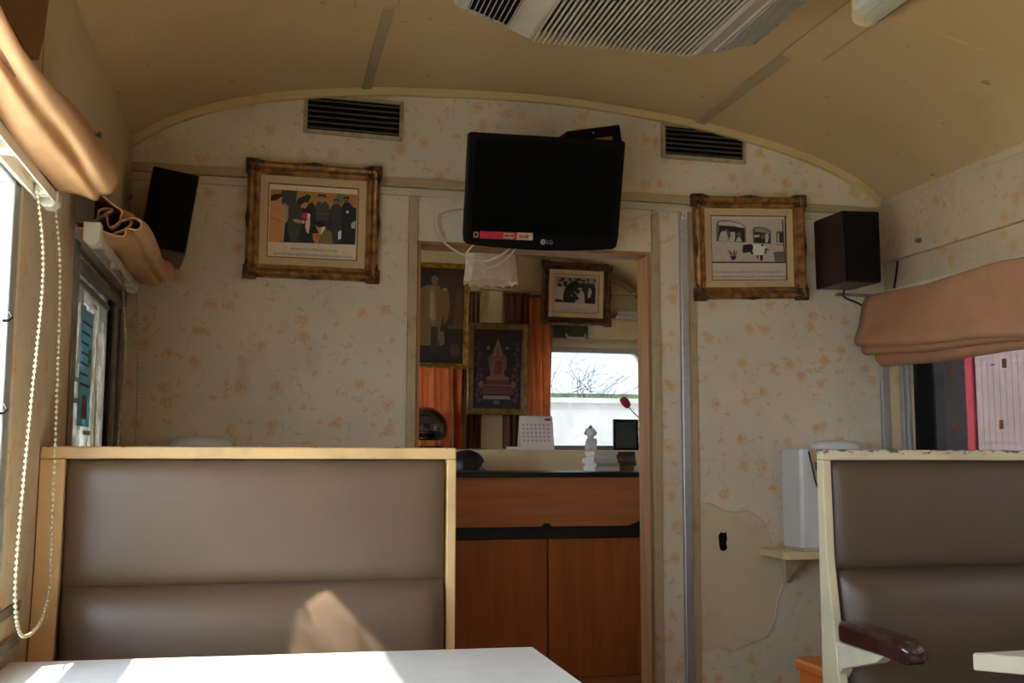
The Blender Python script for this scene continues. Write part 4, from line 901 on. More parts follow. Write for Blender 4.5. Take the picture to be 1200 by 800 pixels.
# right blind: tiered folds
t = thing('roman_blind', 'brown cloth blind with stacked folds drawn up over the right window', 'blind', (XR, 3.1, 1.78))
tiers = [('front_fold', [(2.318, 1.775), (2.300, 1.768), (2.286, 1.742), (2.262, 1.67), (2.240, 1.612), (2.240, 1.588), (2.262, 1.578), (2.30, 1.60), (2.33, 1.66)], 3.690, 0),
         ('middle_fold', [(2.335, 1.65), (2.29, 1.60), (2.274, 1.566), (2.280, 1.548), (2.31, 1.545), (2.345, 1.57)], 3.688, .012),
         ('lower_fold', [(2.372, 1.64), (2.335, 1.565), (2.330, 1.53), (2.352, 1.502), (2.385, 1.505), (2.398, 1.56)], 3.684, .012)]
for nm, pr, yend, dr in tiers:
    P = spline([(x, 0, z) for x, z in pr], 5); n = len(P) - 1
    mb = MB(t.location); mb.open = True
    def fn(u, v):
        q = P[round(u * n)]; y = 1.0 + (yend - 1.0) * v; w = (yend - y)
        drop = (.062 * min(1, w / .95) if nm == 'front_fold' else (.03 if nm == 'middle_fold' else .006) * min(1, w / .8)) * max(0, min(1, (1.76 - q.z) / .1))
        wav = .005 * math.sin(y * 11 + q.z * 30) + .004 * math.sin(y * 23)
        return (min(XR - .014, q.x + wav), y, q.z - drop + .004 * math.sin(y * 9))
    mb.grid(fn, n, 60); mb.build(nm, M['blind_r'], t, smooth=True, solid=.005, angle=180)
mb = MB(t.location); mb.box(2.315, 2.345, 1.0, 3.685, 1.755, 1.785); mb.build('head_rail', M['rail'], t, bevel=.002)
for y in (3.3, 2.2, 1.3): mb = MB(t.location); mb.box(2.346, XR - .001, y, y + .03, 1.765, 1.78); mb.build('rail_bracket', M['alu_d'], t)
mb = MB(t.location); mb.prism([(2.66, 1.60), (2.69, 1.60), (2.69, 1.70), (2.67, 1.71), (2.66, 1.68)], 0, 2.215, 2.222); tag(mb.build('cord_cleat', M['blackcord'], t), 'dark cord cleat')
# notice taped on the left window pane
t = thing('notice', 'pale blue printed notice taped to the farther left window pane', 'notice', (XL - .005, 3.06, 1.38))
xn = XL - .0046
def nq(y, z, w, h, rr=0): return y - w / 2, y + w / 2, z - h / 2, z + h / 2
mb = MB(t.location); mb.prism([(2.965, 1.225), (3.165, 1.226), (3.165, 1.545), (2.965, 1.538)], 0, xn, xn + .0006); mb.build('sheet', M['paper_b'], t)
mb = MB(t.location)
for k in range(7): mb.box(xn + .0008, xn + .001, 2.985, 3.145 - (k % 3) * .02, 1.502 - k * .028, 1.509 - k * .028)
tag(mb.build('print_line', plain('notice_ink', (48, 84, 116), .6), t), 'rows of dark blue print')
mb = MB(t.location); mb.box(xn + .0012, xn + .0014, 3.10, 3.145, 1.40, 1.44); tag(mb.build('print_emblem', plain('notice_green', (50, 140, 110), .6), t), 'small green printed emblem')
mb = MB(t.location); mb.use(M['gilt_y']).box(xn + .0012, xn + .0014, 3.03, 3.115, 1.245, 1.31); mb.use(M['brownwood']).box(xn + .0016, xn + .0018, 3.05, 3.07, 1.25, 1.315); mb.use(M['green']).box(xn + .0016, xn + .0018, 3.08, 3.10, 1.25, 1.28)
tag(mb.build('print_picture', None, t), 'small printed picture')

# ------------------------------------------------------------------ benches
def bench(label, xa, xb, yf, chip, vin, sl, sr, arm=False):
    t = thing('bench_seat', label, 'bench', ((xa + xb) / 2, yf, 0), group=None); o = t.location
    zt = 1.168; yb = yf + .032
    mb = MB(o); mb.box(xa, xb, yf, yb, zt - .027, zt); mb.box(xa + sl, xb - sr, yf + .024, yb, .05, zt - .0275)
    fr = mb.build('back_frame', chip, t, bevel=.004)
    for s, (a, b) in (('l', (xa, xa + sl)), ('r', (xb - sr, xb))):
        mb = MB(o)
        mb.prism([(yf, zt - .0275), (yb, zt - .0275), (yb, 0), (yf - .44, 0), (yf - .44, .33), (yf - .10, .42), (yf - .045, .62), (yf - .006, .90)] if arm or s == 'l' else [(yf, zt - .0275), (yb, zt - .0275), (yb, 0), (yf - .42, 0), (yf - .42, .33), (yf - .06, .40), (yf - .002, .70)], 0, a, b)
        mb.build('end_panel', chip, t, bevel=.003)
    a, b = xa + sl + .0005, xb - sr - .0005
    mb = MB(o); mb.open = False; pillow(mb, a, b, .856, zt - .0278, yf + .0238, .040, p=14); mb.build('upper_back_pad', vin, t, smooth=True, angle=180)
    mb = MB(o); pillow(mb, a, b, .47, .866, yf + .0238, .096, p=12); mb.build('lower_back_pad', vin, t, smooth=True, angle=180)
    mb = MB(o); mb.box(a, b, yf - .43, yf - .03, .05, .33); mb.build('seat_base', M['cream'], t)
    mb = MB(o)
    def seat(u, v):
        A = math.copysign(1 - (1 - abs(2 * u - 1)) ** 1.8, 2 * u - 1); B = math.copysign(1 - (1 - abs(2 * v - 1)) ** 1.8, 2 * v - 1)
        h = max(0, 1 - abs(A) ** 12) ** .5 * max(0, 1 - abs(B) ** 8) ** .5
        return ((a + b) / 2 + A * (b - a) / 2, yf - .24 + B * .225, .332 + .125 * h)
    mb.grid(seat, 30, 16); mb.build('seat_pad', vin, t, smooth=True, angle=180)
    if arm:
        mb = MB(o); pr = [(xa + .002, .690), (xa + .058, .690), (xa + .066, .702), (xa + .064, .728), (xa + .050, .742), (xa + .012, .742), (xa + .001, .730)]
        rings = []
        for y, zo, k in ((yf - .045, .004, .92), (yf - .06, .002, 1), (yf - .265, 0, 1), (yf - .308, -.004, .98), (yf - .325, -.010, .80), (yf - .331, -.012, .5)):
            cxx, czz = xa + .033, .716; rings.append([mb.v((cxx + (x - cxx) * k, y, czz + (z - czz) * k + zo)) for x, z in pr])
        for A, B in zip(rings, rings[1:]):
            for i in range(len(pr)): mb._f([A[i], A[(i + 1) % len(pr)], B[(i + 1) % len(pr)], B[i]])
        mb._f(rings[0]); mb._f(rings[-1]); ar = mb.build('armrest', M['armwood'], t, smooth=True, bevel=.003, angle=30); tag(ar, 'glossy dark brown armrest')
        mb = MB(o); mb.prism([(yf - .035, .6895), (yf - .24, .6895), (yf - .21, .670), (yf - .06, .628), (yf - .035, .60)], 0, xa + .004, xa + .036); mb.build('armrest_bracket', M['tableedge'], t, bevel=.003)
    return t
bench('left bench with cream frame and taupe padded back behind the white table', -.473, .447, 2.485, M['chip_l'], M['vinyl'], .052, .022)
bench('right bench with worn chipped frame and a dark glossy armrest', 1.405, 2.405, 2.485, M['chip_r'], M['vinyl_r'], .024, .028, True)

# ------------------------------------------------------------------ tables
def table(label, pts, leg, mat_t):
    cx = sum(p[0] for p in pts) / len(pts); cy = sum(p[1] for p in pts) / len(pts)
    t = thing('dining_table', label, 'table', (cx, cy, 0), group=None)
    mb = MB(t.location); mb.prism(pts, 2, .716, .750); tp = mb.build('tabletop', M['tableedge'], t, bevel=.003)
    mb = MB(t.location); mb.prism([(cx + (x - cx) * .994, cy + (y - cy) * .994) for x, y in pts], 2, .7502, .7512); mb.build('laminate_surface', M['table'], tp)
    mb = MB(t.location); lx, ly = leg
    mb.prism([(lx - .05, .715), (lx + .32, .715), (lx + .30, .68), (lx + .03, .66), (lx + .03, .60), (lx - .03, .60), (lx - .03, .68)], 1, ly - .02, ly + .02); mb.build('top_bracket', M['tableedge'], t, bevel=.003)
    mb = MB(t.location); mb.box(lx - .028, lx + .028, ly - .028, ly + .028, .012, .66); mb.build('leg', M['tableedge'], t, bevel=.004)
    mb = MB(t.location); mb.box(lx - .13, lx + .13, ly - .20, ly + .20, 0, .0118); mb.build('foot_plate', M['alu_d'], t, bevel=.003)
table('long white laminate table lit by sun in front of the left bench', [(-.468, 1.32), (.50, 1.32), (.56, 1.40), (.563, 2.205), (-.468, 2.258)], (-.02, 1.75), 0)
table('white table whose angled corner shows in front of the right bench', [(1.425, 1.945), (1.64, 1.75), (1.66, 1.22), (2.40, 1.22), (2.40, 1.985)], (1.72, 1.62), 0)

# ------------------------------------------------------------------ behind the benches
def shelf(label, xa, xb, ya, side):
    t = thing('wall_shelf', label, 'shelf', ((xa + xb) / 2, YW, .79))
    mb = MB(t.location); mb.prism([(xa, YW - .001), (xa, ya + .02), (xa + .02, ya), (xb, ya), (xb, YW - .001)], 2, .778, .806); mb.build('board', M['cream'], t, bevel=.003)
    for x in (xa + .11, xb - .09):
        mb = MB(t.location); mb.prism([(YW - .001, .7775), (ya + .06, .7775), (ya + .08, .765), (YW - .001, .67)], 0, x, x + .018); mb.build('bracket', M['trimwood'], t)
shelf('small cream wall shelf left of the right bench carrying a white box', 1.842, 2.37, 3.54, 1)
shelf('small cream wall shelf hidden behind the left bench under the window corner', -.44, .05, 3.54, 0)
def appliance(label, xa, xb, xc, torn):
    t = thing('appliance_box', label, 'box', ((xa + xb) / 2, 3.65, .8065))
    mb = MB(t.location); mb.prism([(xa, 3.72), (xa, 3.585), (xa + .01, 3.575), (xb, 3.575), (xb, 3.72)], 2, .815, 1.178); mb.build('casing', M['plastic_w'], t, bevel=.005)
    mb = MB(t.location); mb.box(xa + .005, xb - .005, 3.58, 3.715, .8067, .8148); mb.build('base', M['railpale'], t)
    mb = MB(t.location); mb.lathe([(.098, 1.1785), (.098, 1.187), (.09, 1.198), (.066, 1.207), (.03, 1.211), (.006, 1.212)], (xc, 3.648, 0), 28, 1, .66); mb.build('domed_lid', M['plastic_w'], t, smooth=True)
    if torn:
        mb = MB(t.location); mb.prism([(1.962, 1.176), (2.03, 1.176), (2.03, 1.02), (2.004, 1.02), (1.988, 1.06), (1.975, 1.12)], 1, 3.5725, 3.5746); tag(mb.build('torn_opening', M['stick'], t), 'torn opening in the side')
        mb = MB(t.location); mb.tube([(1.963, 3.571, 1.168), (1.974, 3.569, 1.12), (1.986, 3.569, 1.06), (2.002, 3.571, 1.02)], .003, 6); tag(mb.build('loose_wire', M['blackcord'], t), 'dark loose wire')
        mb = MB(t.location); mb.box(1.990, 1.998, 3.5705, 3.5722, 1.098, 1.13); mb.build('terminal', M['blackcord'], t)
appliance('white box with a torn corner on the wall shelf left of the right bench', 1.93, 2.30, 2.115, True)
appliance('white box whose domed lid just shows over the left bench', -.40, 0.0, -.20, False)
t = thing('stool', 'orange plastic stool half hidden left of the right bench', 'stool', (1.74, 2.86, 0))
mb = MB(t.location); mb.box(1.588, 1.90, 2.70, 3.01, .505, .546); mb.build('seat', M['orange'], t, bevel=.012)
mb = MB(t.location)
for (a, b, c, d) in ((1.60, 1.888, 2.712, 2.727), (1.60, 1.888, 2.983, 2.998), (1.60, 1.615, 2.7275, 2.9825), (1.873, 1.888, 2.7275, 2.9825)): mb.box(a, b, c, d, .40, .5045)
mb.build('apron', M['orange'], t)
for x in (1.602, 1.846):
    for y in (2.714, 2.956): mb = MB(t.location); mb.box(x, x + .04, y, y + .04, 0, .3995); mb.build('leg', M['orange'], t, bevel=.006)

# ------------------------------------------------------------------ air conditioner and lamp
t = thing('air_conditioner', 'beige ceiling air conditioner with a long slatted grille', 'air conditioner', (.9, 1.95, 2.45))
o = t.location; ya, yb = .95, 2.62
cs = [(.46, 2.319), (.61, 2.268), (.655, 2.250), (.668, 2.250), (.668, 2.276), (1.118, 2.276), (1.118, 2.247), (1.131, 2.245), (1.31, 2.296)]
mb = MB(o); mb.prism(cs + [(1.33, 2.34), (1.33, arch_z(1.33) + .01), (.97, 2.51), (.44, arch_z(.44) + .01), (.44, 2.35)], 1, ya, yb); mb.build('body', M['acb'], t, bevel=.003)
mb = MB(o)
n = 31
for i in range(n):
    x = .674 + (1.112 - .674) * i / (n - 1); mb.obox((x, (ya + yb) / 2 + .004, 2.258), (.0030, (yb - ya) / 2 + .008, .013), Matrix.Rotation(R(24), 3, 'Y'))
g = mb.build('grille', M['acs'], t); tag(g, 'long parallel beige slats')
mb = MB(o); mb.box(.6685, 1.1175, ya + .005, yb - .002, 2.2735, 2.2758); mb.build('grille_recess', M['dark'], t)
def flank(x0, z0, x1, z1, y0, y1, nsl):
    d = Vector((x1 - x0, 0, z1 - z0)); L = d.length; d.normalize(); nrm = Vector((d.z, 0, -d.x)); nrm = nrm if nrm.z < 0 else -nrm
    mb = MB(o); P = Vector((x0, 0, z0)); c = P + d * L / 2
    rot = Matrix((d, Vector((0, 1, 0)), -nrm)).transposed()
    mb.use(M['dark']).obox((c.x + nrm.x * .0008, (y0 + y1) / 2, c.z + nrm.z * .0008), (L / 2, (y1 - y0) / 2, .0006), rot)
    mb.use(M['acb'])
    for k in (0, 1):
        q = P + d * L * k + nrm * .003; mb.obox((q.x, (y0 + y1) / 2, q.z), (.003, (y1 - y0) / 2, .004), rot); mb.obox((c.x + nrm.x * .003, (y0, y1)[k], c.z + nrm.z * .003), (L / 2 + .003, .003, .004), rot)
    mb.use(M['acs'])
    for i in range(nsl):
        q = P + d * L * (i + .5) / nsl + nrm * .005; mb.obox((q.x, (y0 + y1) / 2, q.z), (.0012, (y1 - y0) / 2 - .003, .006), rot)
    mb.build('side_vent', None, t)
flank(.485, 2.3105, .60, 2.2714, 2.12, 2.60, 9); flank(.485, 2.3105, .60, 2.2714, 1.2, 2.09, 9)
flank(1.175, 2.2576, 1.295, 2.2918, 2.20, 2.59, 7); flank(1.175, 2.2576, 1.295, 2.2918, 1.3, 2.17, 7)
t = thing('ceiling_light', 'unlit fluorescent ceiling light at the upper right', 'ceiling light', (1.64, 1.9, 2.41)); o = t.location
mb = MB(o); mb.prism([(1.603, 2.408), (1.668, 2.408), (1.676, 2.42), (1.676, arch_z(1.676) + .004), (1.597, arch_z(1.597) + .004), (1.597, 2.42)], 1, 1.25, 2.585); mb.build('reflector', M['reflector'], t, bevel=.002)
for y in (2.5855, 1.2345):
    mb = MB(o); pr = [(1.600, arch_z(1.6)), (1.600, 2.392)]
    for k in range(1, 8): a = math.pi + k * math.pi / 8; pr.append((1.639 + .039 * math.cos(a), 2.392 + .024 * math.sin(a)))
    pr += [(1.678, 2.392), (1.678, arch_z(1.678))]; mb.prism(pr, 1, y, y + .014); mb.build('end_cap', M['cream'], t, bevel=.003)
mb = MB(o); mb.tube([(1.650, 1.251, 2.388), (1.650, 2.584, 2.388)], .018, 16); mb.build('tube', M['tube'], t, smooth=True)

# ------------------------------------------------------------------ far compartment
t = thing('service_counter', 'wooden service counter with two cupboard doors seen through the doorway', 'counter', (1.35, 5.0, 0)); o = t.location
CX0, CX1, CY0, CY1 = .40, 2.05, 4.70, 5.34
mb = MB(o); mb.box(CX0 - .02, CX1 + .02, CY0 - .02, CY1, 1.052, 1.075); mb.build('worktop', M['blktrim'], t, bevel=.004)
mb = MB(o); mb.box(CX0, CX1, CY0, CY1 - .01, .83, 1.0515); mb.build('front_panel', M['counter'], t)
mb = MB(o); mb.box(CX0 - .01, CX1 + .01, CY0 - .012, CY1 - .02, .778, .8295)
mb.prism([(1.24, .8295), (1.285, .8295), (1.275, .845), (1.25, .845)], 1, CY0 - .012, CY0 - .001); mb.prism([(1.655, .8295), (1.73, .8295), (1.73, .86), (1.71, .852)], 1, CY0 - .012, CY0 - .001)
mb.build('edge_strip', M['blktrim'], t, bevel=.003)
mb = MB(o); mb.box(CX0, CX1, CY0 + .025, CY1 - .02, .15, .7775); mb.build('carcass', M['counter_d'], t)
for a, b in ((CX0 + .01, .82), (.826, 1.267), (1.273, 1.73), (1.736, CX1 - .01)):
    mb = MB(o); mb.box(a, b, CY0, CY0 + .0245, .155, .775); d = mb.build('door', M['counter_d'], t, bevel=.003)
mb = MB(o); mb.box(CX0, CX1, CY0 + .03, CY1 - .03, 0, .1495); mb.build('plinth', M['counter'], t)
# stacks of booklets, each a thing
def pile(x, y, specs, labs, grp, seed):
    rd = random.Random(seed); z = 1.0752
    for i, (w, d, h, cov) in enumerate(specs):
        t = thing('booklet', labs[i], 'book', (x + rd.uniform(-.007, .007), y + rd.uniform(-.006, .006), z), (0, 0, R(90 + rd.uniform(-4, 4))), grp)
        mb = MB(); mb.box(-w / 2 + .003, w / 2 - .003, -d / 2 + .003, d / 2 - .003, .0016, h - .0018); mb.build('pages', M['pages'], t)
        mb = MB(); mb.box(-w / 2, w / 2, -d / 2, d / 2, 0, .0015); mb.box(-w / 2, w / 2, -d / 2, d / 2, h - .0017, h - .0002); mb.box(-w / 2, -w / 2 + .0025, -d / 2, d / 2, .00152, h - .00172); mb.build('cover', cov, t); z += h
W6 = ['lowest white booklet in the stack below the ceramic figurine', 'second booklet from the bottom in the white stack', 'third booklet from the bottom in the white stack', 'fourth booklet from the bottom in the white stack', 'topmost booklet in the white stack below the ceramic figurine']
pile(1.634, 5.04, [(.18, .128, .022, M['bookw']), (.175, .122, .018, M['booky']), (.17, .126, .022, M['bookw']), (.165, .116, .020, M['paper']), (.17, .120, .016, M['bookw'])], W6, 'white booklets stacked on the counter', 5)
B6 = ['lowest brown booklet in the stack beside the red flowers', 'second booklet from the bottom in the brown stack', 'third booklet from the bottom in the brown stack', 'topmost booklet in the brown stack beside the white booklets']
pile(1.752, 5.09, [(.17, .094, .026, M['bookb']), (.17, .098, .022, M['bookd']), (.165, .092, .024, M['bookb']), (.17, .096, .024, M['bookd'])], B6, 'brown booklets stacked on the counter', 9)
# flowers
t = thing('flower_vase', 'green vase with two dark red tulips beside the door jamb', 'vase', (1.985, 5.25, 1.0752))
mb = MB(t.location); mb.lathe([(.035, 1.0755), (.05, 1.09), (.055, 1.13), (.04, 1.18), (.032, 1.20), (.038, 1.212)], (1.985, 5.25, 0), 18); mb.build('vase_body', M['vase'], t, smooth=True)
for (p, c) in (([(1.985, 5.25, 1.19), (1.955, 5.25, 1.30), (1.90, 5.31, 1.385), (1.868, 5.315, 1.425)], (1.862, 5.315, 1.432)), ([(1.99, 5.25, 1.19), (1.985, 5.25, 1.35), (1.965, 5.31, 1.50)], (1.962, 5.31, 1.515))):
    mb = MB(t.location); mb.tube(spline(p), .003, 6); st = mb.build('stem', M['stem'], t, smooth=True)
    mb = MB(t.location); ax = (Vector(p[-1]) - Vector(p[-2])).normalized(); rot = Vector((0, 0, 1)).rotation_difference(ax).to_matrix()
    for k in range(5):
        a = k * 2 * math.pi / 5; off = rot @ Vector((math.cos(a) * .009, math.sin(a) * .009, .0)); mb.ball(Vector(c) + off, .026, 8, 8, (.55, .55, 1.25), rot)
    tag(mb.build('tulip_head', M['tulip'], st, smooth=True), 'closed dark red petals')
t = thing('photo_card', 'small standing card picturing a dark haired person in red by the vase', 'photo card', (1.845, 5.40, 1.0752), (0, 0, R(-8)))
t.location = (1.862, 4.93, 1.0752)
mb = MB(); mb.box(-.055, .055, 0, .003, 0, .205); mb.build('card', M['paper'], t)
prints(t, 'card_print', .108, .203, -.0006, [((70, 92, 60), rc(0, 0, 1, 1)), ((48, 60, 56), rc(0, 0, 1, .3)), ((36, 28, 26), el(.52, .24, .32, .2)), ((178, 128, 100), el(.52, .30, .22, .17)), ((36, 28, 26), [(.28, .25), (.36, .12), (.66, .12), (.76, .25), (.6, .2), (.4, .2)]), ((60, 36, 30), rc(.40, .28, .47, .295)), ((60, 36, 30), rc(.57, .28, .64, .295)), ((150, 70, 64), rc(.46, .38, .58, .395)), ((140, 36, 36), [(.2, .52), (.4, .46), (.65, .46), (.9, .55), (.95, 1), (.15, 1)]), ((90, 120, 70), el(.18, .45, .14, .1)), ((60, 90, 50), [(0, .6), (.25, .55), (.3, 1), (0, 1)])], 0, .1025)
mb = MB(); mb.prism([(.0032, .12), (.07, .0), (.0032, 0)], 0, -.01, .01); mb.build('strut', M['paper'], t)
# ledge things
t = thing('desk_calendar', 'white standing month calendar on the ledge left of the far window', 'calendar', (1.622, 6.285, 1.1855), (0, 0, R(1)))
mb = MB(); mb.prism([(-.05, 0), (-.047, 0), (.0015, .206), (-.0015, .206)], 0, -.105, .105); mb.prism([(.05, 0), (.047, 0), (.0017, .206), (.004, .206)], 0, -.105, .105); mb.prism([(-.047, .0005), (.047, .0005), (.047, .003), (-.047, .003)], 0, -.105, .105); mb.build('easel', M['paper'], t)
def cal(nm, boxes, mat, lab=None):
    mb = MB(); 
    for a, b, c, d in boxes:
        f = lambda s: -.05 + .0485 * s / .206 - .0012
        vs = [mb.v(p) for p in ((a, f(c), c), (b, f(c), c), (b, f(d), d), (a, f(d), d))]; mb._f(vs)
    o = mb.build(nm, mat, t); 
    if lab: tag(o, lab)
cal('month_grid', [(-.09 + i * .026, -.078 + i * .026, .05 + j * .024, .062 + j * .024) for i in range(7) for j in range(5)], plain('calendar_ink', (168, 156, 156), .7))
cal('month_title', [(.055, .092, .178, .192)], M['red'], 'small red heading')
mb = MB()
for k in range(13): mb.tube([(-.09 + k * .015, -.006, .200), (-.09 + k * .015, -.004, .212), (-.09 + k * .015, .006, .212), (-.09 + k * .015, .006, .200)], .0012, 5)
mb.build('spiral_binding', M['steel'], t)
t = thing('figurine', 'small white and blue ceramic figurine on the ledge before the far window', 'figurine', (2.0, 6.37, 1.1855))
mb = MB(); mb.lathe([(.034, 0), (.040, .008), (.038, .03), (.032, .06), (.022, .078), (.016, .084)], (0, 0, 0), 16, 1, .85); mb.ball((.026, -.018, .05), .014, 8, 6, (.8, .8, 1.8)); mb.ball((-.026, -.018, .05), .014, 8, 6, (.8, .8, 1.8)); mb.ball((.016, -.028, .008), .014, 8, 6); mb.ball((-.016, -.028, .008), .014, 8, 6); mb.build('body', M['ceramic'], t, smooth=True)
mb = MB(); mb.ball((0, -.004, .108), .034, 14, 10, (1, .92, .92)); mb.ball((0, -.032, .104), .006, 8, 6); mb.build('head', M['ceramic'], t, smooth=True)
mb = MB(); mb.ball((0, .006, .115), .0355, 14, 10, (1.02, .95, .82)); mb.ball((.03, 0, .106), .013, 8, 6); mb.ball((-.03, 0, .106), .013, 8, 6); mb.ball((0, 0, .144), .012, 8, 6); mb.build('topknot_hair', M['ceramic_b'], t, smooth=True)
t = thing('photo_stand', 'dark blank standing frame on the ledge behind the red tulip', 'photo frame', (2.235, 6.37, 1.1855), (0, 0, R(4)))
mb = MB(); mitre_frame(mb, .17, .195, [(0, .012), (0, 0), (.003, -.003), (.012, -.003), (.014, .002), (.014, .012)])
for v in mb.bm.verts: v.co.z += .0975
mb.build('frame', M['black'], t); mb = MB(); mb.box(-.073, .073, .003, .011, .013, .182); mb.build('backing', plain('slate_card', (44, 50, 56), .6), t); mb = MB(); mb.prism([(.0125, .14), (.085, .010), (.0125, .003)], 0, -.012, .012); mb.build('strut', M['black'], t)
t = thing('motorcycle_helmet', 'glossy black motorcycle helmet on the ledge below the portrait', 'helmet', (.955, 6.40, 1.1855), (0, 0, R(-28)))
t.location = (.934, 6.228, 1.1855)
mb = MB()
def shell(u, v):
    a = u * 2 * math.pi; b = v * R(118); r = .132
    x, y, z = r * math.sin(b) * math.cos(a) * .93, r * math.sin(b) * math.sin(a) * 1.12, r * math.cos(b) * 1.0
    if z < -.02: x *= 1 - (.02 + z) * -1.2 * .6; y *= 1 - (.02 + z) * -.9 * .6
    return (x, y, z + .118 if z > -.118 + .0 else 0.0)
mb.open = False; mb.grid(shell, 36, 20, True); mb.build('shell', M['helmet'], t, smooth=True, solid=.006, angle=180)
mb = MB(); mb.open = True
def visor(u, v):
    a = R(-160 + 140 * u); b = R(66 + 34 * v); r = .1375
    return (r * math.sin(b) * math.cos(a) * .93, r * math.sin(b) * math.sin(a) * 1.12, r * math.cos(b) + .118)
mb.grid(visor, 20, 8); tag(mb.build('visor', plain('smoked_visor', (24, 26, 30), .06, 0, .6, .02, 5, coat=1, bstr=0), t, smooth=True, solid=.003, angle=180), 'smoked curved visor')
for k in (0, 1):
    mb = MB(); pts = []
    for i in range(12):
        a = R(-75 + 62 * i / 11); b = R(84 + 9 * k - 7 * i / 11); r = .1365; pts.append((r * math.sin(b) * math.cos(a) * .93, r * math.sin(b) * math.sin(a) * 1.12, r * math.cos(b) + .118))
    mb.tube(pts, [.001] + [.0028] * 10 + [.001], 6); mb.build('side_stripe', M['chrome'], t, smooth=True)
mb = MB(); mb.lathe([(.104, .0), (.110, .004), (.110, .014), (.104, .018)], (0, 0, 0), 30, .93, 1.10); mb.build('neck_rim', M['blktrim'], t, smooth=True)
mb = MB((1.46, 6.16, 1.1852)); mb.box(1.412, 1.488, 6.125, 6.18, 1.1852, 1.203); tag(mb.build('paper_packet', M['paper'], None, bevel=.003), 'little white packet on the ledge edge left of the calendar', 'packet')

# curtains of the far windows
def curtain(label, x0, x1, z0, z1, y, mat, folds, seed, amp=.036):
    rd = random.Random(seed); t = thing('curtain', label, 'curtain', ((x0 + x1) / 2, y, z1)); ph = rd.uniform(0, 6)
    mb = MB(t.location); mb.open = True
    def fn(u, v):
        w = 1 - .06 * math.sin(v * math.pi); x = x0 + (x1 - x0) * (.5 + (u - .5) * w) + .006 * math.sin(v * 5 + u * 11 + ph)
        return (x, y + amp * (.6 + .5 * v) * math.sin(u * folds * 2 * math.pi + ph + .7 * math.sin(v * 3 + u * 4)) + .3 * amp * math.sin(u * folds * 5 + v * 2), z1 + (z0 - z1) * v)
    mb.grid(fn, 90, 20); mb.build('cloth', mat, t, smooth=True, angle=180)
    mb = MB(t.location); mb.box(x0, x1, y - .006, y + .006, z1 - .004, z1 + .010); mb.build('heading_tape', M['curtain_d'], t)
curtain('orange curtain glowing below the tall portrait at the far left', .62, 1.215, 1.195, 2.12, YE - .056, M['curtain'], 7, 1)
curtain('shaded curtain pleats coloured dark brown left of the cream window post', 1.225, 1.305, 1.195, 2.165, YE - .060, M['curtain_d'], 3, 2, .020)
curtain('shaded curtain pleats coloured dark brown right of the cream window post', 1.455, 1.62, 1.195, 2.165, YE - .066, M['curtain_d'], 4, 3, .020)
curtain('narrow orange curtain drawn beside the left edge of far window', 1.60, 1.752, 1.39, 2.145, YE - .125, M['curtain'], 3, 4, .020)
# hanging lace shade
t = thing('lamp_shade', 'white lace cloth shade with scalloped hem hanging below the television', 'lamp shade', (.914, 4.3, 2.05))
mb = MB(); mb.open = True
def shade(u, v):
    a = u * 2 * math.pi; r = .085 + .030 * v + .004 * math.sin(a * 12) * v; z = .10 - .285 * v + (.010 * abs(math.sin(a * 7)) if v > .94 else 0)
    return (r * math.cos(a), r * .8 * math.sin(a), z)
mb.grid(shade, 84, 14, True); mb.build('lace_cloth', M['lace'], t, smooth=True, solid=.002, angle=180)
mb = MB(); mb.lathe([(.006, .10), (.088, .098), (.088, .104), (.006, .106)], (0, 0, 0), 30, 1, .8); mb.build('top_ring', M['rail'], t)
mb = MB(); mb.tube([(0, 0, .10), (0, 0, arch_z(.914) - 2.05 - .001)], .004, 8); mb.build('cord', M['whitecord'], t)
mb = MB(); mb.lathe([(.012, .099), (.016, .07), (.014, .045), (.028, .02), (.032, -.01), (.02, -.035), (.004, -.04)], (0, 0, 0), 14); mb.build('bulb', M['rail'], t, smooth=True)

# ------------------------------------------------------------------ person seated behind the counter
def skin(name, joints, edges, mat, parent, loc, sub=2):
    me = bpy.data.meshes.new(name); me.from_pydata([j[:3] for j in joints], edges, []); me.update(); me.materials.append(mat)
    o = bpy.data.objects.new(name, me); COL.objects.link(o); o.parent = parent; o.location = loc
    s = o.modifiers.new('skin', 'SKIN'); s.use_smooth_shade = True; s.branch_smoothing = .6
    for d, j in zip(me.skin_vertices[0].data, joints):
        r = j[3]; d.radius = r if isinstance(r, tuple) else (r, r)
    me.skin_vertices[0].data[0].use_root = True
    b = o.modifiers.new('sub', 'SUBSURF'); b.levels = sub; b.render_levels = sub
    return o
px, py = 1.115, 5.955
root = thing('person', 'person with black hair seated behind the counter, only the head showing', 'person', (px, py, 0), (0, 0, R(78)))
J = [(0, 0, .42, (.13, .10)), (0, -.01, .56, (.12, .09)), (0, -.01, .72, (.13, .095)), (0, 0, .82, (.10, .075)), (0, -.01, .88, .05), (0, -.025, .95, .048),
     (.15, 0, .80, .05), (.20, -.02, .62, .042), (.16, -.19, .50, .034), (.13, -.26, .48, .028), (-.15, 0, .80, .05), (-.20, -.02, .62, .042), (-.16, -.19, .50, .034), (-.13, -.26, .48, .028),
     (.09, -.06, .40, .085), (.11, -.42, .40, .065), (.11, -.40, .08, .045), (.11, -.50, .035, .032), (-.09, -.06, .40, .085), (-.11, -.42, .40, .065), (-.11, -.40, .08, .045), (-.11, -.50, .035, .032),
     (0, -.03, 1.02, (.068, .078)), (0, -.025, 1.09, (.076, .09)), (0, -.02, 1.15, (.05, .06))]
E = [(0, 1), (1, 2), (2, 3), (3, 4), (4, 5), (3, 6), (6, 7), (7, 8), (8, 9), (3, 10), (10, 11), (11, 12), (12, 13), (0, 14), (14, 15), (15, 16), (16, 17), (0, 18), (18, 19), (19, 20), (20, 21), (5, 22), (22, 23), (23, 24)]
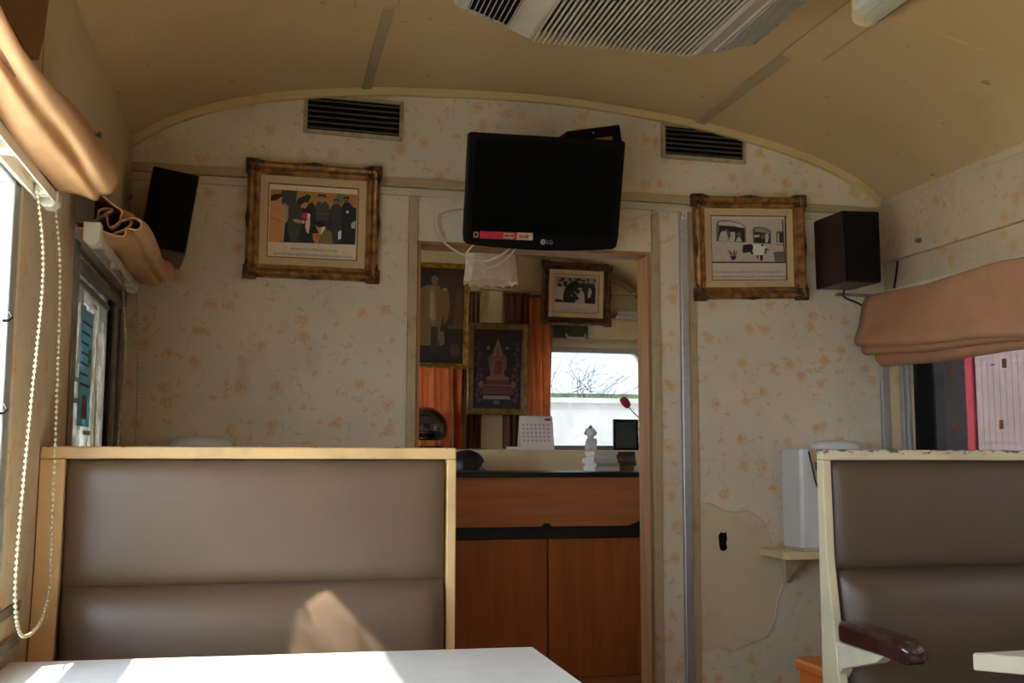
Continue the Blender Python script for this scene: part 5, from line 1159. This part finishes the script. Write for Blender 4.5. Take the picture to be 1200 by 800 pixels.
# hands: palm plus five fingers each, resting on the thighs
for side, wi in ((1, 9), (-1, 13)):
    bx, by, bz = J[wi][:3]
    p = len(J); J.append((bx - side * .005, by - .045, bz - .004, (.034, .014))); E.append((wi, p))
    for k, (dx, ln) in enumerate(((-.028, .062), (-.010, .074), (.009, .070), (.026, .055))):
        a = len(J); J.append((bx + dx, by - .08, bz - .006, .0095)); E.append((p, a)); J.append((bx + dx * 1.1, by - .08 - ln * .55, bz - .012, .0085)); E.append((a, a + 1)); J.append((bx + dx * 1.1, by - .08 - ln, bz - .026, .0075)); E.append((a + 1, a + 2))
    a = len(J); J.append((bx - side * .036, by - .03, bz - .006, .011)); E.append((p, a)); J.append((bx - side * .052, by - .065, bz - .012, .009)); E.append((a, a + 1))
skin('body', J, E, M['skin'], root, (0, 0, 0))
mb = MB(); mb.ball((0, -.115, 1.055), .013, 8, 6, (.8, 1, 1.5)); 
for s in (-1, 1): mb.ball((s * .078, -.015, 1.06), .022, 8, 6, (.4, .8, 1.3)); mb.use(M['skin'])
mb.use(M['ceramic'])
for s in (-1, 1): mb.ball((s * .030, -.097, 1.078), .011, 8, 6)
mb.use(M['dark'])
for s in (-1, 1): mb.ball((s * .030, -.106, 1.078), .005, 8, 6)
mb.use(plain('lips', (140, 72, 64), .5)); mb.ball((0, -.106, 1.012), .012, 8, 6, (1.6, .5, .45))
mb.build('face_features', None, root, smooth=True)
mb = MB()
def hairf(u, v):
    a = u * 2 * math.pi; b = v * R(112); front = max(0, -math.sin(a)); b *= 1 - .42 * front ** 2
    r = .093 + .004 * math.sin(a * 9) * v
    return (r * math.sin(b) * math.cos(a) * .98, -.015 + r * math.sin(b) * math.sin(a) * 1.12, 1.085 + r * math.cos(b) * .98)
mb.grid(hairf, 36, 14, True); mb.build('hair', M['hair'], root, smooth=True, solid=.012, angle=180)
Js = [(0, 0, .44, (.145, .115)), (0, -.01, .56, (.135, .105)), (0, -.01, .72, (.145, .11)), (0, 0, .82, (.115, .088)), (0, -.01, .872, (.066, .064)), (.155, 0, .80, .062), (.205, -.02, .64, .052), (-.155, 0, .80, .062), (-.205, -.02, .64, .052)]
skin('shirt', Js, [(0, 1), (1, 2), (2, 3), (3, 4), (3, 5), (5, 6), (3, 7), (7, 8)], M['shirt'], root, (0, 0, 0))
Jt = [(0, 0, .44, (.14, .11)), (.092, -.06, .40, .097), (.112, -.42, .40, .078), (.112, -.40, .12, .058), (-.092, -.06, .40, .097), (-.112, -.42, .40, .078), (-.112, -.40, .12, .058)]
skin('trousers', Jt, [(0, 1), (1, 2), (2, 3), (0, 4), (4, 5), (5, 6)], M['trousers'], root, (0, 0, 0))
t = thing('stool', 'plain low stool under the person behind the counter', 'stool', (px, py + .02, 0))
mb = MB(t.location); mb.lathe([(.15, .265), (.16, .27), (.16, .295), (.15, .30)], (px, py + .02, 0), 24); mb.build('seat', M['counter'], t)
for k in range(4):
    a = k * math.pi / 2 + .78; mb = MB(t.location); mb.tube([(px + .11 * math.cos(a), py + .02 + .11 * math.sin(a), .2645), (px + .14 * math.cos(a), py + .02 + .14 * math.sin(a), 0)], .014, 8); mb.build('leg', M['counter'], t, smooth=True)

# ------------------------------------------------------------------ light, world, camera
w = bpy.data.worlds.new('sky'); sc.world = w; w.use_nodes = True; nt = w.node_tree; nt.nodes.clear()
ow = nt.nodes.new('ShaderNodeOutputWorld'); bg = nt.nodes.new('ShaderNodeBackground'); nt.links.new(bg.outputs[0], ow.inputs[0])
geo = nt.nodes.new('ShaderNodeTexCoord'); sx = nt.nodes.new('ShaderNodeSeparateXYZ'); nt.links.new(geo.outputs['Generated'], sx.inputs[0])
rp = nt.nodes.new('ShaderNodeValToRGB'); nt.links.new(sx.outputs[2], rp.inputs[0])
rp.color_ramp.elements[0].position = 0; rp.color_ramp.elements[0].color = (.90, .95, 1, 1); rp.color_ramp.elements[1].position = .8; rp.color_ramp.elements[1].color = (.62, .78, 1, 1)
nt.links.new(rp.outputs[0], bg.inputs[0]); bg.inputs[1].default_value = 9.0
ld = bpy.data.lights.new('sun', 'SUN'); ld.energy = 19.0; ld.angle = R(.8); ld.color = (1, .90, .74)
lo = bpy.data.objects.new('sun', ld); COL.objects.link(lo); lo.rotation_euler = Vector((1, .46, -1.045)).to_track_quat('-Z', 'Y').to_euler(); lo.location = (-8, -4, 9)
# sampling portals in the window openings (they guide the sky light, they emit nothing)
def portal(x, y, z, wy, hz, rot):
    a = bpy.data.lights.new('window_portal', 'AREA'); a.shape = 'RECTANGLE'; a.size = wy; a.size_y = hz; a.cycles.is_portal = True
    p = bpy.data.objects.new('window_portal', a); COL.objects.link(p); p.location = (x, y, z); p.rotation_euler = rot
def face(d): return Vector(d).to_track_quat('-Z', 'Z').to_euler()
for ya, yb, za, zb in LW: portal(XL - .10, (ya + yb) / 2, (za + zb) / 2, yb - ya, zb - za, face((1, 0, 0)))
for ya, yb, za, zb in RW: portal(XR + .10, (ya + yb) / 2, (za + zb) / 2, yb - ya, zb - za, face((-1, 0, 0)))
portal(2.0, YE + .09, 1.51, .79, .62, face((0, -1, 0))); portal(.905, YE + .09, 1.65, .49, .9, face((0, -1, 0)))

cd = bpy.data.cameras.new('camera'); cd.sensor_width = 36; cd.lens = 1237.2 * 36 / 1200; cd.clip_start = .02
co = bpy.data.objects.new('camera', cd); COL.objects.link(co); sc.camera = co
yaw, pit, rol = .229913, .107636, .00272
fw = Vector((math.sin(yaw) * math.cos(pit), math.cos(yaw) * math.cos(pit), math.sin(pit))); ri = Vector((math.cos(yaw), -math.sin(yaw), 0)); up = ri.cross(fw)
r2 = ri * math.cos(rol) + up * math.sin(rol); u2 = up * math.cos(rol) - ri * math.sin(rol)
co.matrix_world = Matrix(((r2.x, u2.x, -fw.x, 0), (r2.y, u2.y, -fw.y, 0), (r2.z, u2.z, -fw.z, 1.15), (0, 0, 0, 1)))
vs = sc.view_settings; sc.display_settings.display_device = 'sRGB'; vs.view_transform = 'Standard'; vs.look = 'None'; vs.gamma = 1; vs.use_curve_mapping = False; vs.exposure = 0.88
cy = sc.cycles; cy.max_bounces = 14; cy.diffuse_bounces = 8; cy.glossy_bounces = 4; cy.transparent_max_bounces = 12; cy.sample_clamp_indirect = 6; cy.use_denoising = True
